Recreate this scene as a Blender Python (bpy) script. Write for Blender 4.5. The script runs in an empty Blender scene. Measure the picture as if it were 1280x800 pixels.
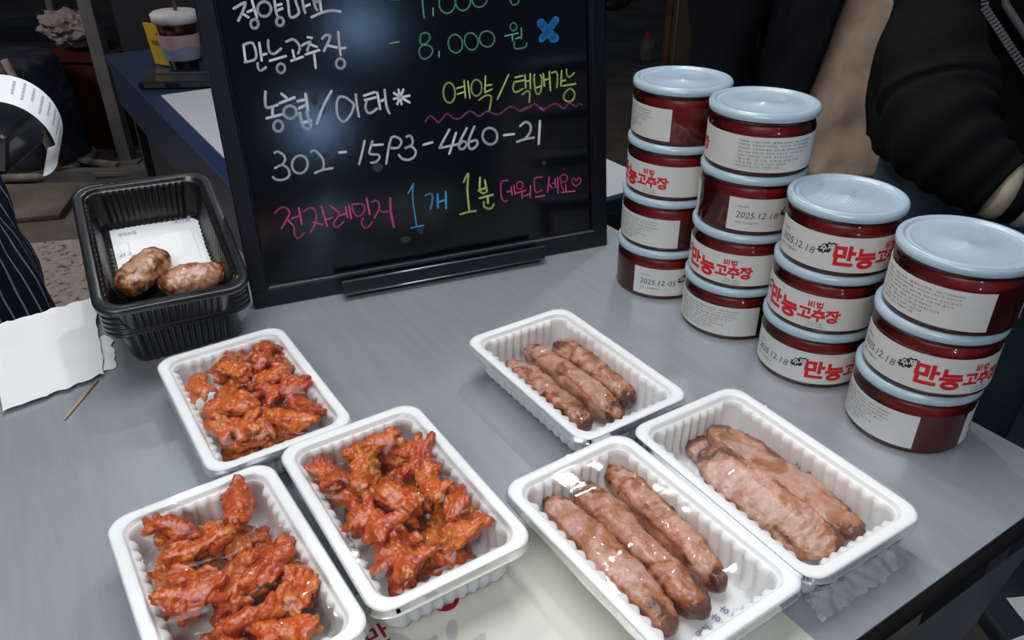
import bpy, bmesh, math, random, json
import numpy as np
from mathutils import Vector, Matrix, noise, Euler
PI = math.pi; rad = math.radians
scn = bpy.context.scene; col = scn.collection
# ------------------------------------------------------------------ camera
cd = bpy.data.cameras.new('camera'); cd.sensor_width = 36; cd.lens = 27.95; cd.clip_start = .02
cam = bpy.data.objects.new('camera', cd); col.objects.link(cam)
cp, sp = math.cos(.53409), math.sin(.53409); cr, sr = math.cos(-.00449), math.sin(-.00449)
fwd = Vector((0, cp, -sp)); r0 = Vector((1, 0, 0)); u0 = Vector((0, sp, cp))
rt = r0*cr + u0*sr; upv = u0*cr - r0*sr
M = Matrix((rt, upv, -fwd)).transposed().to_4x4(); M.translation = (0, 0, .4528)
cam.matrix_world = M; scn.camera = cam
# ------------------------------------------------------------------ world, lights, exposure
w = bpy.data.worlds.new('night_market'); scn.world = w; w.use_nodes = True
w.node_tree.nodes['Background'].inputs[0].default_value = (.32, .42, .60, 1)
w.node_tree.nodes['Background'].inputs[1].default_value = .10
scn.view_settings.view_transform = 'Standard'; scn.view_settings.look = 'None'
scn.view_settings.exposure = 0.38; scn.view_settings.gamma = 1; scn.view_settings.use_curve_mapping = False
def area(name, loc, aim, sx, sy, power, color):
    l = bpy.data.lights.new(name, 'AREA'); l.shape = 'RECTANGLE'; l.size = sx; l.size_y = sy; l.energy = power; l.color = color
    o = bpy.data.objects.new(name, l); col.objects.link(o); o.location = loc
    o.rotation_euler = (Vector(aim)-Vector(loc)).to_track_quat('-Z', 'Y').to_euler(); return o
area('overhead_fill', (-.20, .75, 1.70), (-.05, .6, 0), 1.3, .8, 15, (.93, .97, 1))  # added broad soft fill from above, not an actual canopy light
area('bulb_lamp', (.30, 1.5, 1.3), (.05, .6, 0), .05, .038, 2.4, (1, .97, .92))
area('bulb_lamp', (-.36, 1.5, 1.25), (-.05, .6, 0), .05, .038, 2.4, (1, .97, .92))
area('bulb_lamp', (-.95, 1.75, 1.25), (-.1, .6, 0), .08, .06, .2, (.9, .95, 1))
area('front_fill', (-.25, -.75, 1.35), (.15, .7, 0), .9, .5, 9, (1, .98, .95))  # added fill from the camera side for jar fronts and coats
area('ground_fill', (-3.0, 2.2, 1.5), (-1.7, 2.7, -.8), .5, .5, 26, (1, .9, .82))  # added light to brighten the far-left ground, no real street lamp
area('stall_sign_lamp', (.68, -.40, .44), (-.16, .9, .29), .09, .045, .27, (.35, .6, 1))
area('stall_sign_lamp', (.53, -.47, .18), (-.2, .85, .19), .07, .04, .30, (.35, .6, 1))
# ------------------------------------------------------------------ materials
def mat(name, base=(.5, .5, .5), rough=.5, metal=0, coat=0, spec=.5, sss=0, sheen=0):
    m = bpy.data.materials.new(name); m.use_nodes = True; b = m.node_tree.nodes['Principled BSDF']
    b.inputs['Base Color'].default_value = (*base, 1); b.inputs['Roughness'].default_value = rough; b.inputs['Metallic'].default_value = metal
    b.inputs['Coat Weight'].default_value = coat; b.inputs['Coat Roughness'].default_value = .06; b.inputs['Specular IOR Level'].default_value = spec
    if sss: b.inputs['Subsurface Weight'].default_value = sss; b.inputs['Subsurface Radius'].default_value = (.01, .006, .004); b.inputs['Subsurface Scale'].default_value = 1.0
    if sheen: b.inputs['Sheen Weight'].default_value = sheen
    return m
def N(m, t, **kw):
    n = m.node_tree.nodes.new(t)
    for k, v in kw.items():
        if k in n.inputs: n.inputs[k].default_value = v
        else: setattr(n, k, v)
    return n
def L(m, a, b): m.node_tree.links.new(a, b)
def noisy(name, cols, scale=20, rough=.5, bump=.3, bscale=None, detail=4, stretch=(1, 1, 1), dist=.001, distort=0, **kw):
    """principled with a noise-driven colour ramp and a bump"""
    m = mat(name, cols[0][1], rough, **kw); b = m.node_tree.nodes['Principled BSDF']
    tc = N(m, 'ShaderNodeTexCoord'); mp = N(m, 'ShaderNodeMapping'); mp.inputs['Scale'].default_value = stretch; L(m, tc.outputs['Object'], mp.inputs[0])
    nz = N(m, 'ShaderNodeTexNoise', Scale=scale, Detail=detail, Distortion=distort); L(m, mp.outputs[0], nz.inputs[0])
    rp = N(m, 'ShaderNodeValToRGB'); el = rp.color_ramp.elements
    while len(el) < len(cols): el.new(.5)
    for e, (p, c) in zip(el, cols): e.position = p; e.color = (*c, 1)
    L(m, nz.outputs['Fac'], rp.inputs[0]); L(m, rp.outputs[0], b.inputs['Base Color'])
    if bump:
        n2 = N(m, 'ShaderNodeTexNoise', Scale=bscale or scale*3, Detail=5); L(m, mp.outputs[0], n2.inputs[0])
        bp = N(m, 'ShaderNodeBump', Strength=bump, Distance=dist); L(m, n2.outputs['Fac'], bp.inputs['Height']); L(m, bp.outputs[0], b.inputs['Normal'])
    return m
MT = {}
MT['steel'] = noisy('brushed_steel', [(.3, (.47, .50, .545)), (.7, (.52, .55, .595))], 14, .27, .10, 60, stretch=(9, 1, 1), metal=.45, dist=.0006)
b_ = MT['steel'].node_tree.nodes['Principled BSDF']
MT['table_band'] = mat('table_band', (.012, .013, .016), .35)
MT['white_pp'] = noisy('white_plastic', [(.3, (.82, .83, .83)), (.7, (.85, .86, .86))], 8, .32, 0, spec=.5)
MT['black_pp'] = mat('black_plastic', (.010, .010, .011), .28, coat=.3)
MT['board'] = noisy('board_enamel', [(.3, (.0025, .003, .005)), (.7, (.004, .005, .008))], 9, .14, .04, 900)
MT['board_frame'] = mat('board_frame', (.004, .005, .009), .34)
MT['dark_metal'] = mat('dark_gloss_metal', (.30, .32, .35), .22, .8)
for n_, c_ in dict(white=(.86, .88, .94), green=(.17, .55, .35), blue_fill=(.03, .30, .80), yellow=(.62, .74, .20), purple=(.34, .07, .20), pink=(.80, .08, .30), cyan=(.07, .40, .78)).items():
    MT['ink_'+n_] = noisy('marker_'+n_, [(.3, tuple(v*.8 for v in c_)), (.7, c_)], 120, .6, 0)
MT['paste'] = noisy('chili_paste', [(.35, (.24, .010, .007)), (.65, (.33, .018, .010))], 60, .35, .3, 150, dist=.001)
MT['label'] = noisy('label_paper', [(.3, (.70, .69, .65)), (.7, (.74, .73, .69))], 30, .5, 0)
MT['print_black'] = mat('print_black', (.02, .02, .022), .6)
MT['print_grey'] = mat('print_grey', (.13, .13, .14), .6)
MT['print_red'] = mat('print_red', (.68, .012, .014), .55)
MT['print_white'] = mat('print_white', (.75, .75, .72), .55)
def lid_mat(name, dots):
    m = mat(name, (.42, .53, .62), .28, spec=.6); b = m.node_tree.nodes['Principled BSDF']
    b.inputs['Coat Weight'].default_value = .3
    if dots:
        tc = N(m, 'ShaderNodeTexCoord'); mp = N(m, 'ShaderNodeMapping'); mp.inputs['Scale'].default_value = (340, 340, 0); mp.inputs['Rotation'].default_value = (0, 0, .5)
        L(m, tc.outputs['Object'], mp.inputs[0]); vo = N(m, 'ShaderNodeTexVoronoi', Scale=1.0, Randomness=0.0); L(m, mp.outputs[0], vo.inputs[0])
        bp = N(m, 'ShaderNodeBump', Strength=.7, Distance=.0010, invert=True); L(m, vo.outputs['Distance'], bp.inputs['Height']); L(m, bp.outputs[0], b.inputs['Normal'])
    return m
MT['lid'] = lid_mat('lid_plastic', False); MT['lid_dots'] = lid_mat('lid_plastic_dimpled', True)
def thin_clear(name, tint, rough, ior=1.45, bump=0, bscale=60, stretch=(1, 1, 1), haze=0):
    m = bpy.data.materials.new(name); m.use_nodes = True; nt = m.node_tree; nt.nodes.clear()
    out = N(m, 'ShaderNodeOutputMaterial'); tr = N(m, 'ShaderNodeBsdfTransparent'); tr.inputs[0].default_value = (*tint, 1)
    gl = N(m, 'ShaderNodeBsdfGlossy', Roughness=rough); gl.inputs[0].default_value = (1, 1, 1, 1); fr = N(m, 'ShaderNodeFresnel', IOR=ior); mx = N(m, 'ShaderNodeMixShader')
    L(m, fr.outputs[0], mx.inputs[0]); L(m, tr.outputs[0], mx.inputs[1]); L(m, gl.outputs[0], mx.inputs[2]); last = mx
    if haze:
        df = N(m, 'ShaderNodeBsdfDiffuse'); df.inputs[0].default_value = (.85, .87, .9, 1); m2 = N(m, 'ShaderNodeMixShader'); m2.inputs[0].default_value = haze
        L(m, mx.outputs[0], m2.inputs[1]); L(m, df.outputs[0], m2.inputs[2]); last = m2
    if bump:
        tc = N(m, 'ShaderNodeTexCoord'); mp = N(m, 'ShaderNodeMapping'); mp.inputs['Scale'].default_value = stretch; L(m, tc.outputs['Object'], mp.inputs[0])
        nz = N(m, 'ShaderNodeTexNoise', Scale=bscale, Detail=3); L(m, mp.outputs[0], nz.inputs[0]); bp = N(m, 'ShaderNodeBump', Strength=bump, Distance=.002)
        L(m, nz.outputs['Fac'], bp.inputs['Height']); L(m, bp.outputs[0], gl.inputs['Normal'])
    L(m, last.outputs[0], out.inputs[0]); return m
MT['jar_clear'] = thin_clear('jar_clear_plastic', (.90, .85, .85), .06, 1.5, .1, 30)
MT['film'] = thin_clear('cling_film', (.985, .985, .99), .04, 1.30, .12, 22, (1, 2.2, 1), haze=.008)
MT['film_crumpled'] = thin_clear('cling_film_crumpled', (.95, .95, .95), .16, 1.4, .7, 90, haze=.30)
def food_mat(name, c1, c2, brown, dark, s1, s2, th, bump, rough=.3, coat=.4, fleck=None):
    m = mat(name, c1, rough, coat=coat, sss=.05); b = m.node_tree.nodes['Principled BSDF']; tc = N(m, 'ShaderNodeTexCoord'); oi = N(m, 'ShaderNodeObjectInfo')
    ad = N(m, 'ShaderNodeVectorMath', operation='ADD'); L(m, tc.outputs['Object'], ad.inputs[0]); L(m, oi.outputs['Location'], ad.inputs[1]); co = ad.outputs[0]
    def nz(s, det, dist): n = N(m, 'ShaderNodeTexNoise', Scale=s, Detail=det, Distortion=dist); L(m, co, n.inputs[0]); return n.outputs['Fac']
    def ramp(src, p0, p1):
        r = N(m, 'ShaderNodeMapRange'); r.inputs['From Min'].default_value = p0; r.inputs['From Max'].default_value = p1; L(m, src, r.inputs[0]); return r.outputs[0]
    def mix(f, x, y):
        k = N(m, 'ShaderNodeMixRGB'); L(m, f, k.inputs[0])
        for q, s in ((1, x), (2, y)):
            if isinstance(s, tuple): k.inputs[q].default_value = (*s, 1)
            else: L(m, s, k.inputs[q])
        return k.outputs[0]
    col_ = mix(ramp(nz(s1, 8, .4), .35, .65), c1, c2); at = N(m, 'ShaderNodeAttribute'); at.attribute_name = 'browned'; sm_ = N(m, 'ShaderNodeMath', operation='MULTIPLY_ADD'); sm_.inputs[1].default_value = .36; L(m, at.outputs['Fac'], sm_.inputs[0]); L(m, nz(s2, 6, 1.4), sm_.inputs[2]); n2 = sm_.outputs[0]; col_ = mix(ramp(n2, th, th+.10), col_, brown); col_ = mix(ramp(n2, th+.12, th+.19), col_, dark)
    if fleck: col_ = mix(ramp(nz(520, 2, 0), .62, .68), col_, fleck)
    L(m, col_, b.inputs['Base Color']); bp = N(m, 'ShaderNodeBump', Strength=bump, Distance=.0016); L(m, nz(s1*2.2, 7, .3), bp.inputs['Height']); L(m, bp.outputs[0], b.inputs['Normal'])
    return m
MT['chicken'] = food_mat('chili_glazed_chicken', (.55, .080, .009), (.68, .18, .018), (.58, .22, .04), (.48, .25, .08), 90, 38, .57, 1.0, .30, .32, fleck=(.34, .015, .004))
MT['chicken_deep'] = food_mat('chili_glazed_chicken_deep', (.45, .048, .006), (.62, .125, .013), (.60, .17, .025), (.20, .02, .006), 90, 38, .58, 1.0, .30, .32, fleck=(.25, .01, .003))
MT['meat'] = food_mat('grilled_meat', (.46, .205, .135), (.60, .335, .235), (.34, .095, .022), (.09, .020, .008), 120, 36, .49, .8)
MT['meat_pale'] = food_mat('grilled_meat_pale', (.50, .245, .185), (.64, .385, .30), (.42, .155, .055), (.15, .04, .02), 130, 26, .52, .9)
MT['patty'] = food_mat('grilled_patty', (.44, .21, .12), (.58, .34, .22), (.34, .12, .04), (.12, .03, .012), 110, 45, .50, .8, .28, .6)
MT['char'] = noisy('meat_char', [(.3, (.10, .02, .008)), (.6, (.30, .08, .03))], 150, .3, .6, 300, coat=.4)
MT['napkin'] = noisy('napkin_paper', [(.3, (.84, .85, .85)), (.7, (.88, .88, .88))], 30, .85, .35, 500, dist=.0006)
MT['blue_print'] = mat('blue_print', (.16, .18, .42), .7)
MT['wood'] = noisy('pick_wood', [(.3, (.50, .32, .17)), (.7, (.66, .46, .27))], 60, .6, 0)
MT['sheet'] = noisy('laminated_sheet', [(.3, (.70, .69, .60)), (.7, (.76, .75, .67))], 6, .18, 0, coat=.5)
MT['sheet_red'] = mat('sheet_red', (.42, .01, .03), .3)
MT['sheet_grey'] = mat('sheet_grey', (.52, .50, .49), .3)
# ------------------------------------------------------------------ builders
def mesh(name, V, F, m=None, smooth=False):
    me = bpy.data.meshes.new(name); me.from_pydata([tuple(map(float, v)) for v in V], [], [tuple(int(i) for i in f) for f in F]); me.update()
    if m: me.materials.append(m)
    if smooth: me.polygons.foreach_set('use_smooth', [True]*len(me.polygons))
    return me
def link(name, me, parent=None, loc=(0, 0, 0), rot=(0, 0, 0)):
    o = bpy.data.objects.new(name, me); col.objects.link(o); o.location = loc; o.rotation_euler = rot
    if parent: o.parent = parent
    return o
def tag(o, label, cat=None, group=None):
    o['label'] = label
    if cat: o['category'] = cat
    if group: o['group'] = group
    return o
def thing(name, label, cat, loc=(0, 0, 0), rot=(0, 0, 0), group=None):
    return tag(link(name, None, None, loc, rot), label, cat, group)
def struct(name, me, loc=(0, 0, 0), rot=(0, 0, 0)):
    o = link(name, me, None, loc, rot); o['kind'] = 'structure'; return o
class MB:
    def __init__(s): s.V = []; s.F = []
    def add(s, V, F): n = len(s.V); s.V += [tuple(v) for v in V]; s.F += [tuple(i+n for i in f) for f in F]; return s
    def box(s, c, d, R=None):
        x, y, z = (k/2 for k in d); P = [Vector((i*x, j*y, k*z)) for i in (-1, 1) for j in (-1, 1) for k in (-1, 1)]
        if R is not None: P = [R @ p for p in P]
        return s.add([p+Vector(c) for p in P], [(0, 1, 3, 2), (4, 6, 7, 5), (0, 4, 5, 1), (2, 3, 7, 6), (0, 2, 6, 4), (1, 5, 7, 3)])
    def tube(s, pts, rads, n=10, squash=1.0, caps=True):
        pts = [Vector(p) for p in pts]; rings = []; up = Vector((0, 0, 1))
        if not hasattr(rads, '__len__'): rads = [rads]*len(pts)
        V = []; F = []
        side = None
        for i, p in enumerate(pts):
            t = (pts[min(i+1, len(pts)-1)]-pts[max(i-1, 0)]).normalized()
            if side is None:
                side = t.cross(up if abs(t.z) < .9 else Vector((1, 0, 0))).normalized()
            side = (side-t*side.dot(t)).normalized(); bi = side.cross(t)
            for k in range(n):
                a = 2*PI*k/n; V.append(p+side*math.cos(a)*rads[i]+bi*math.sin(a)*rads[i]*squash)
        for i in range(len(pts)-1):
            for k in range(n): F.append((i*n+k, i*n+(k+1) % n, (i+1)*n+(k+1) % n, (i+1)*n+k))
        if caps: F.append(tuple(range(n))[::-1]); F.append(tuple((len(pts)-1)*n+k for k in range(n)))
        return s.add(V, F)
    def lathe(s, prof, n=64, close=False):
        V = [(r*math.cos(2*PI*k/n), r*math.sin(2*PI*k/n), z) for r, z in prof for k in range(n)]; F = []
        for i in range(len(prof)-1):
            for k in range(n): F.append((i*n+k, i*n+(k+1) % n, (i+1)*n+(k+1) % n, (i+1)*n+k))
        return s.add(V, F)
    def mesh(s, name, m, smooth=False): return mesh(name, s.V, s.F, m, smooth)
    def obj(s, name, m, parent=None, loc=(0, 0, 0), rot=(0, 0, 0), smooth=False): return link(name, s.mesh(name, m, smooth), parent, loc, rot)
def bevel(o, wd, seg=2):
    md = o.modifiers.new('bevel', 'BEVEL'); md.width = wd; md.segments = seg; md.limit_method = 'ANGLE'; return o
def applied(o):
    """evaluate modifiers into a plain mesh"""
    dg = bpy.context.evaluated_depsgraph_get(); me = bpy.data.meshes.new_from_object(o.evaluated_get(dg)); old = o.data
    o.modifiers.clear(); o.data = me; return o
def text_geo(s, size, bold=0.0, spacing=1.0, shear=0.0):
    cu = bpy.data.curves.new('t', 'FONT'); cu.body = s; cu.size = size; cu.offset = bold; cu.space_character = spacing; cu.shear = shear; cu.resolution_u = 2
    o = bpy.data.objects.new('t', cu); col.objects.link(o); dg = bpy.context.evaluated_depsgraph_get(); dg.update()
    me = bpy.data.meshes.new_from_object(o.evaluated_get(dg)); V = [tuple(v.co) for v in me.vertices]; F = [tuple(p.vertices) for p in me.polygons]
    bpy.data.objects.remove(o); bpy.data.meshes.remove(me); return V, F
def strokes_geo(lines, smooth_n=5, z=0.0, k8=10):
    """flat marker strokes: each line is [half_width, x0, y0, x1, y1, ...]"""
    V = []; F = []
    for ln in lines:
        h = ln[0]; P = [Vector((ln[i], ln[i+1])) for i in range(1, len(ln), 2)]
        if len(P) > 2:
            cl = (P[0]-P[-1]).length < .01; Q = []
            for i in range(len(P)-1):
                p0 = P[i-1] if i else (P[-2] if cl else P[0]); p3 = P[i+2] if i+2 < len(P) else (P[1] if cl else P[-1])
                for j in range(smooth_n):
                    t = j/smooth_n; a, b, c, d = p0, P[i], P[i+1], p3
                    Q.append(.5*((2*b)+(c-a)*t+(2*a-5*b+4*c-d)*t*t+(3*b-a-3*c+d)*t**3))
            Q.append(P[-1]); P = Q
        for i, p in enumerate(P):
            hh = h*(1+.12*math.sin(i*1.7+p.x)); n = len(V)
            V += [(p.x+hh*math.cos(2*PI*k/k8), p.y+hh*math.sin(2*PI*k/k8), z) for k in range(k8)]; F.append(tuple(range(n, n+k8)))
            if i:
                q = P[i-1]; d = p-q
                if d.length < 1e-6: continue
                nn = Vector((-d.y, d.x)).normalized()*h; n = len(V); V += [(q.x+nn.x, q.y+nn.y, z), (q.x-nn.x, q.y-nn.y, z), (p.x-nn.x, p.y-nn.y, z), (p.x+nn.x, p.y+nn.y, z)]; F.append((n, n+1, n+2, n+3))
    return V, F
def rr(W, Ln, r, cn=8, sx=60, sy=90):
    """rounded rectangle outline with fixed topology + outward normals"""
    P = []; Nn = []; hx, hy = W/2-r, Ln/2-r
    for (cx, cy, a0, nseg, vert) in ((hx, hy, 0, sx, 0), (-hx, hy, PI/2, sy, 1), (-hx, -hy, PI, sx, 0), (hx, -hy, 1.5*PI, sy, 1)):
        for k in range(cn):
            a = a0+PI/2*k/cn; P.append((cx+r*math.cos(a), cy+r*math.sin(a))); Nn.append((math.cos(a), math.sin(a)))
        a = a0+PI/2; q = (cx+r*math.cos(a), cy+r*math.sin(a)); nx = {0: (-hx, hy+r), PI/2: (-hx-r, -hy), PI: (hx, -hy-r), 1.5*PI: (hx+r, hy)}[a0]
        for k in range(nseg):
            t = k/nseg; P.append((q[0]*(1-t)+nx[0]*t, q[1]*(1-t)+nx[1]*t)); Nn.append((math.cos(a), math.sin(a)))
    return np.array(P), np.array(Nn)
UX = Vector((math.cos(.5718), math.sin(.5718), 0)); VX = Vector((-math.sin(.5718), math.cos(.5718), 0)); YAW = .5718
def UV(u, v, z=0): return tuple(UX*u+VX*v+Vector((0, 0, z)))
# ================================================================== large structure
def slab_ring(): pass
MT['ground'] = noisy('dusty_concrete', [(.3, (.07, .058, .05)), (.55, (.12, .10, .082)), (.75, (.18, .15, .125))], 3.5, .85, .5, 40, dist=.01)
MT['granite'] = noisy('speckled_granite', [(.36, (.08, .066, .06)), (.44, (.30, .26, .235)), (.75, (.40, .35, .32))], 38, .8, .3, 120, dist=.003)
MT['dark_paint'] = mat('dark_paint', (.012, .013, .018), .5)
MT['grey_steel'] = noisy('painted_grey_steel', [(.3, (.07, .072, .078)), (.7, (.12, .12, .125))], 8, .5, .1, 60)
MT['blue_top'] = mat('blue_table_film', (.010, .024, .065), .35)
MT['asphalt'] = noisy('dark_asphalt', [(.35, (.010, .014, .020)), (.7, (.035, .048, .06))], 5, .7, .4, 90, dist=.004)
fl = MB().box((0, 3, -.85), (14, 14, .1)); floor = struct('floor', fl.mesh('floor', MT['ground']))
for k, (x, y, sx, sy, a, h) in enumerate([(-1.55, 2.35, .62, .55, .22, .05), (-2.2, 2.25, .62, .6, .22, .05), (-.92, 2.5, .6, .5, .22, .05), (-2.35, 2.95, 1.1, .30, .2, .025), (-1.25, 3.15, 1.0, .30, .2, .025)]):
    o = bevel(MB().box((0, 0, h/2), (sx, sy, h)).obj('paving_slab', MT['granite'] if k < 3 else MT['ground'], floor, (x, y, -.8), (0, 0, a)), .006)
kb = MB().box((-2.2, 3.35, -.775), (2.6, .05, .05)).obj('kerb_strip', MT['grey_steel'], floor)
for k in range(4):
    bevel(MB().box((0, 0, .02), (.9, .9, .04)).obj('paving_slab', MT['asphalt'], floor, (1.3+.92*(k % 2), 1.2+.92*(k//2), -.8), (0, 0, .1)), .008)
# ------------------------------------------------------------------ main table
t = thing('steel_table', 'brushed stainless steel table with dark underframe carrying the trays and jars', 'table', UV(.034, .534, -.8), (0, 0, YAW))
top = MB(); top.box((0, 0, .7985), (1.268, .732, .003)); link('tabletop', top.mesh('tabletop', MT['steel']), t)
edge = MB()
for c_, d_ in (((0, -.3645, .783), (1.268, .003, .030)), ((0, .3645, .783), (1.268, .003, .030)), ((.6325, 0, .783), (.003, .726, .030)), ((-.6325, 0, .783), (.003, .726, .030))): edge.box(c_, d_)
link('edge_band', edge.mesh('edge_band', MT['table_band']), t)
for sx in (-1, 1):
    for sy in (-1, 1): MB().box((sx*.60, sy*.33, .39), (.035, .035, .78)).obj('leg', MT['grey_steel'], t)
# vinyl skirt on the near side
V = []; F = []; nx, nz = 60, 14
for j in range(nz+1):
    for i in range(nx+1):
        zz = -.034-.62*j/nz; uu = -.55+(1.185-.30*min(1, max(0, (j/nz)*1.6)))*i/nx
        V.append(UV(uu, .163+(.012*math.sin(uu*34)+.02*math.sin(uu*13+1))*(j/nz)-.006*math.sin(uu*9+j*.5)*(j/nz), zz))
for j in range(nz):
    for i in range(nx): n = j*(nx+1)+i; F.append((n, n+1, n+nx+2, n+nx+1))
MT['vinyl'] = noisy('blue_grey_vinyl', [(.3, (.045, .065, .10)), (.7, (.085, .115, .165))], 5, .3, .2, 20, coat=.3)
tag(link('vinyl_skirt', mesh('vinyl_skirt', V, F, MT['vinyl'], True)), 'blue-grey vinyl sheet hanging below the near edge of the steel table', 'table skirt')
# ------------------------------------------------------------------ counter behind
t = thing('folding_counter', 'dark blue-topped counter with a white sheet, behind the menu board', 'counter', UV(.6175, 1.79, -.8), (0, 0, YAW))
bevel(MB().box((0, 0, .735), (.645, 1.668, .03)).obj('countertop', MT['blue_top'], t), .004)
for sx in (-1, 1):
    for sy in (-1, 1): MB().box((sx*.28, sy*.78, .36), (.03, .03, .72)).obj('leg', MT['dark_paint'], t)
MB().box((0, -.83, .70), (.62, .012, .05)).obj('apron_rail', MT['dark_paint'], t)
MB().box((-.315, 0, .67), (.010, 1.6, .10)).obj('apron_rail', MT['blue_top'], t)
MB().box((-.29, .35, .35), (.01, .5, .5)).obj('side_panel', MT['dark_paint'], t)
MT['counter_sheet'] = mat('white_counter_sheet', (.46, .48, .52), .45)
tag(MB().box((0, 0, .001), (.60, 1.09, .002)).obj('counter_sheet', MT['counter_sheet'], None, UV(.63, 1.51, -.0498), (0, 0, YAW)), 'pale white sheet laid over the blue-topped counter', 'table cover')
# ------------------------------------------------------------------ laminated sheet under the trays
sh = thing('laminated_sheet', 'cream laminated sheet with red and grey print under the front trays', 'sheet', UV(.205, .282, 0), (0, 0, YAW))
bevel(MB().box((0, 0, .0005), (.30, .20, .001)).obj('paper', MT['sheet'], sh), .0002)
def put_text(s, x, y, h, m, parent, name, ang=0, bold=.02, z=.0012, width=None):
    Vt, Ft = text_geo(s, 1.0, bold); A = np.array(Vt); A[:, :2] -= A[:, :2].min(0); A[:, :2] -= A[:, :2].max(0)/2
    k = h/(A[:, 1].max()*2); kx = k if width is None else width/(A[:, 0].max()*2)
    ca, sa = math.cos(ang), math.sin(ang); X = A[:, 0]*kx; Y = A[:, 1]*k
    return link(name, mesh(name, np.stack([x+X*ca-Y*sa, y+X*sa+Y*ca, np.full(len(X), z)], 1), Ft, m), parent)
put_text('만', -.092, .062, .017, MT['sheet_red'], sh, 'red_lettering', 0)
put_text('든', -.060, .068, .017, MT['sheet_red'], sh, 'red_lettering', 0)
g = MB(); g.add([(-.040+.010*math.cos(a), .063+.010*math.sin(a), .0012) for a in [PI+PI*k/12 for k in range(13)]]+[(-.040+.006*math.cos(a), .064+.006*math.sin(a), .0012) for a in [2*PI-PI*k/12 for k in range(13)]], [tuple(range(26))]); g.obj('red_curl', MT['sheet_red'], sh)
g = MB()
for (cx, cy, rx, ry, a) in ((-.080, .044, .006, .015, .3), (-.070, .034, .013, .004, .5), (-.048, .038, .004, .009, -.5), (-.040, .020, .010, .004, .4)):
    g.add([(cx+rx*math.cos(q)*math.cos(a)-ry*math.sin(q)*math.sin(a), cy+rx*math.cos(q)*math.sin(a)+ry*math.sin(q)*math.cos(a), .00115) for q in [2*PI*k/20 for k in range(20)]], [tuple(range(20))])
g.obj('grey_brush_print', MT['sheet_grey'], sh)['kind'] = 'stuff'
# ================================================================== menu board
bd = thing('menu_board', 'black menu board with Korean marker handwriting standing on the steel table', 'menu board')
ex = Vector((.92885, .37046, 0)); up = Vector((-.05156, .12927, .99027)); nn = ex.cross(up)
Mb = Matrix((ex, up, nn)).transposed().to_4x4(); Mb.translation = (-.29647, .79538, .0006); bd.matrix_world = Mb
MB().box((.227, .30, -.006), (.420, .57, .008)).obj('board_face', MT['board'], bd)
fr = MB()
def bar(x0, y0, x1, y1, z0=-.014, z1=.005): return MB().box(((x0+x1)/2, (y0+y1)/2, (z0+z1)/2), (x1-x0, y1-y0, z1-z0))
for nm, a in (('frame_rail', (0, 0, .454, .020)), ('frame_rail', (0, .58, .454, .60)), ('frame_stile', (0, .020, .0185, .58)), ('frame_stile', (.4355, .020, .454, .58))): bevel(bar(*a).obj(nm, MT['board_frame'], bd), .0012)
for nm, a in (('inner_bead', (.0185, .020, .4355, .0222)), ('inner_bead', (.0185, .0222, .0205, .58)), ('inner_bead', (.4335, .0222, .4355, .58))): bevel(bar(*a, z0=-.002, z1=.0035).obj(nm, MT['dark_metal'] if nm == 'inner_bead' and a[3] < .03 else MT['board_frame'], bd), .0008)
lg = bevel(MB().box((.227, .012, .0140), (.256, .0045, .018)).obj('pen_ledge', MT['board_frame'], bd), .0008)
bevel(MB().box((.227, .0125, .0235), (.256, .0165, .003)).obj('ledge_lip', MT['board_frame'], lg), .0008)
for y_ in (.0203, .0045): MB().tube([(.0995, y_, .0250), (.3545, y_, .0250)], .0011, 8).obj('bright_bead', MT['dark_metal'], lg, smooth=True)
for x in (.115, .325): MB().tube([(x, .010, .014), (x, .0035, .014)], .004, 8).obj('peg', MT['black_pp'], lg)
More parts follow.
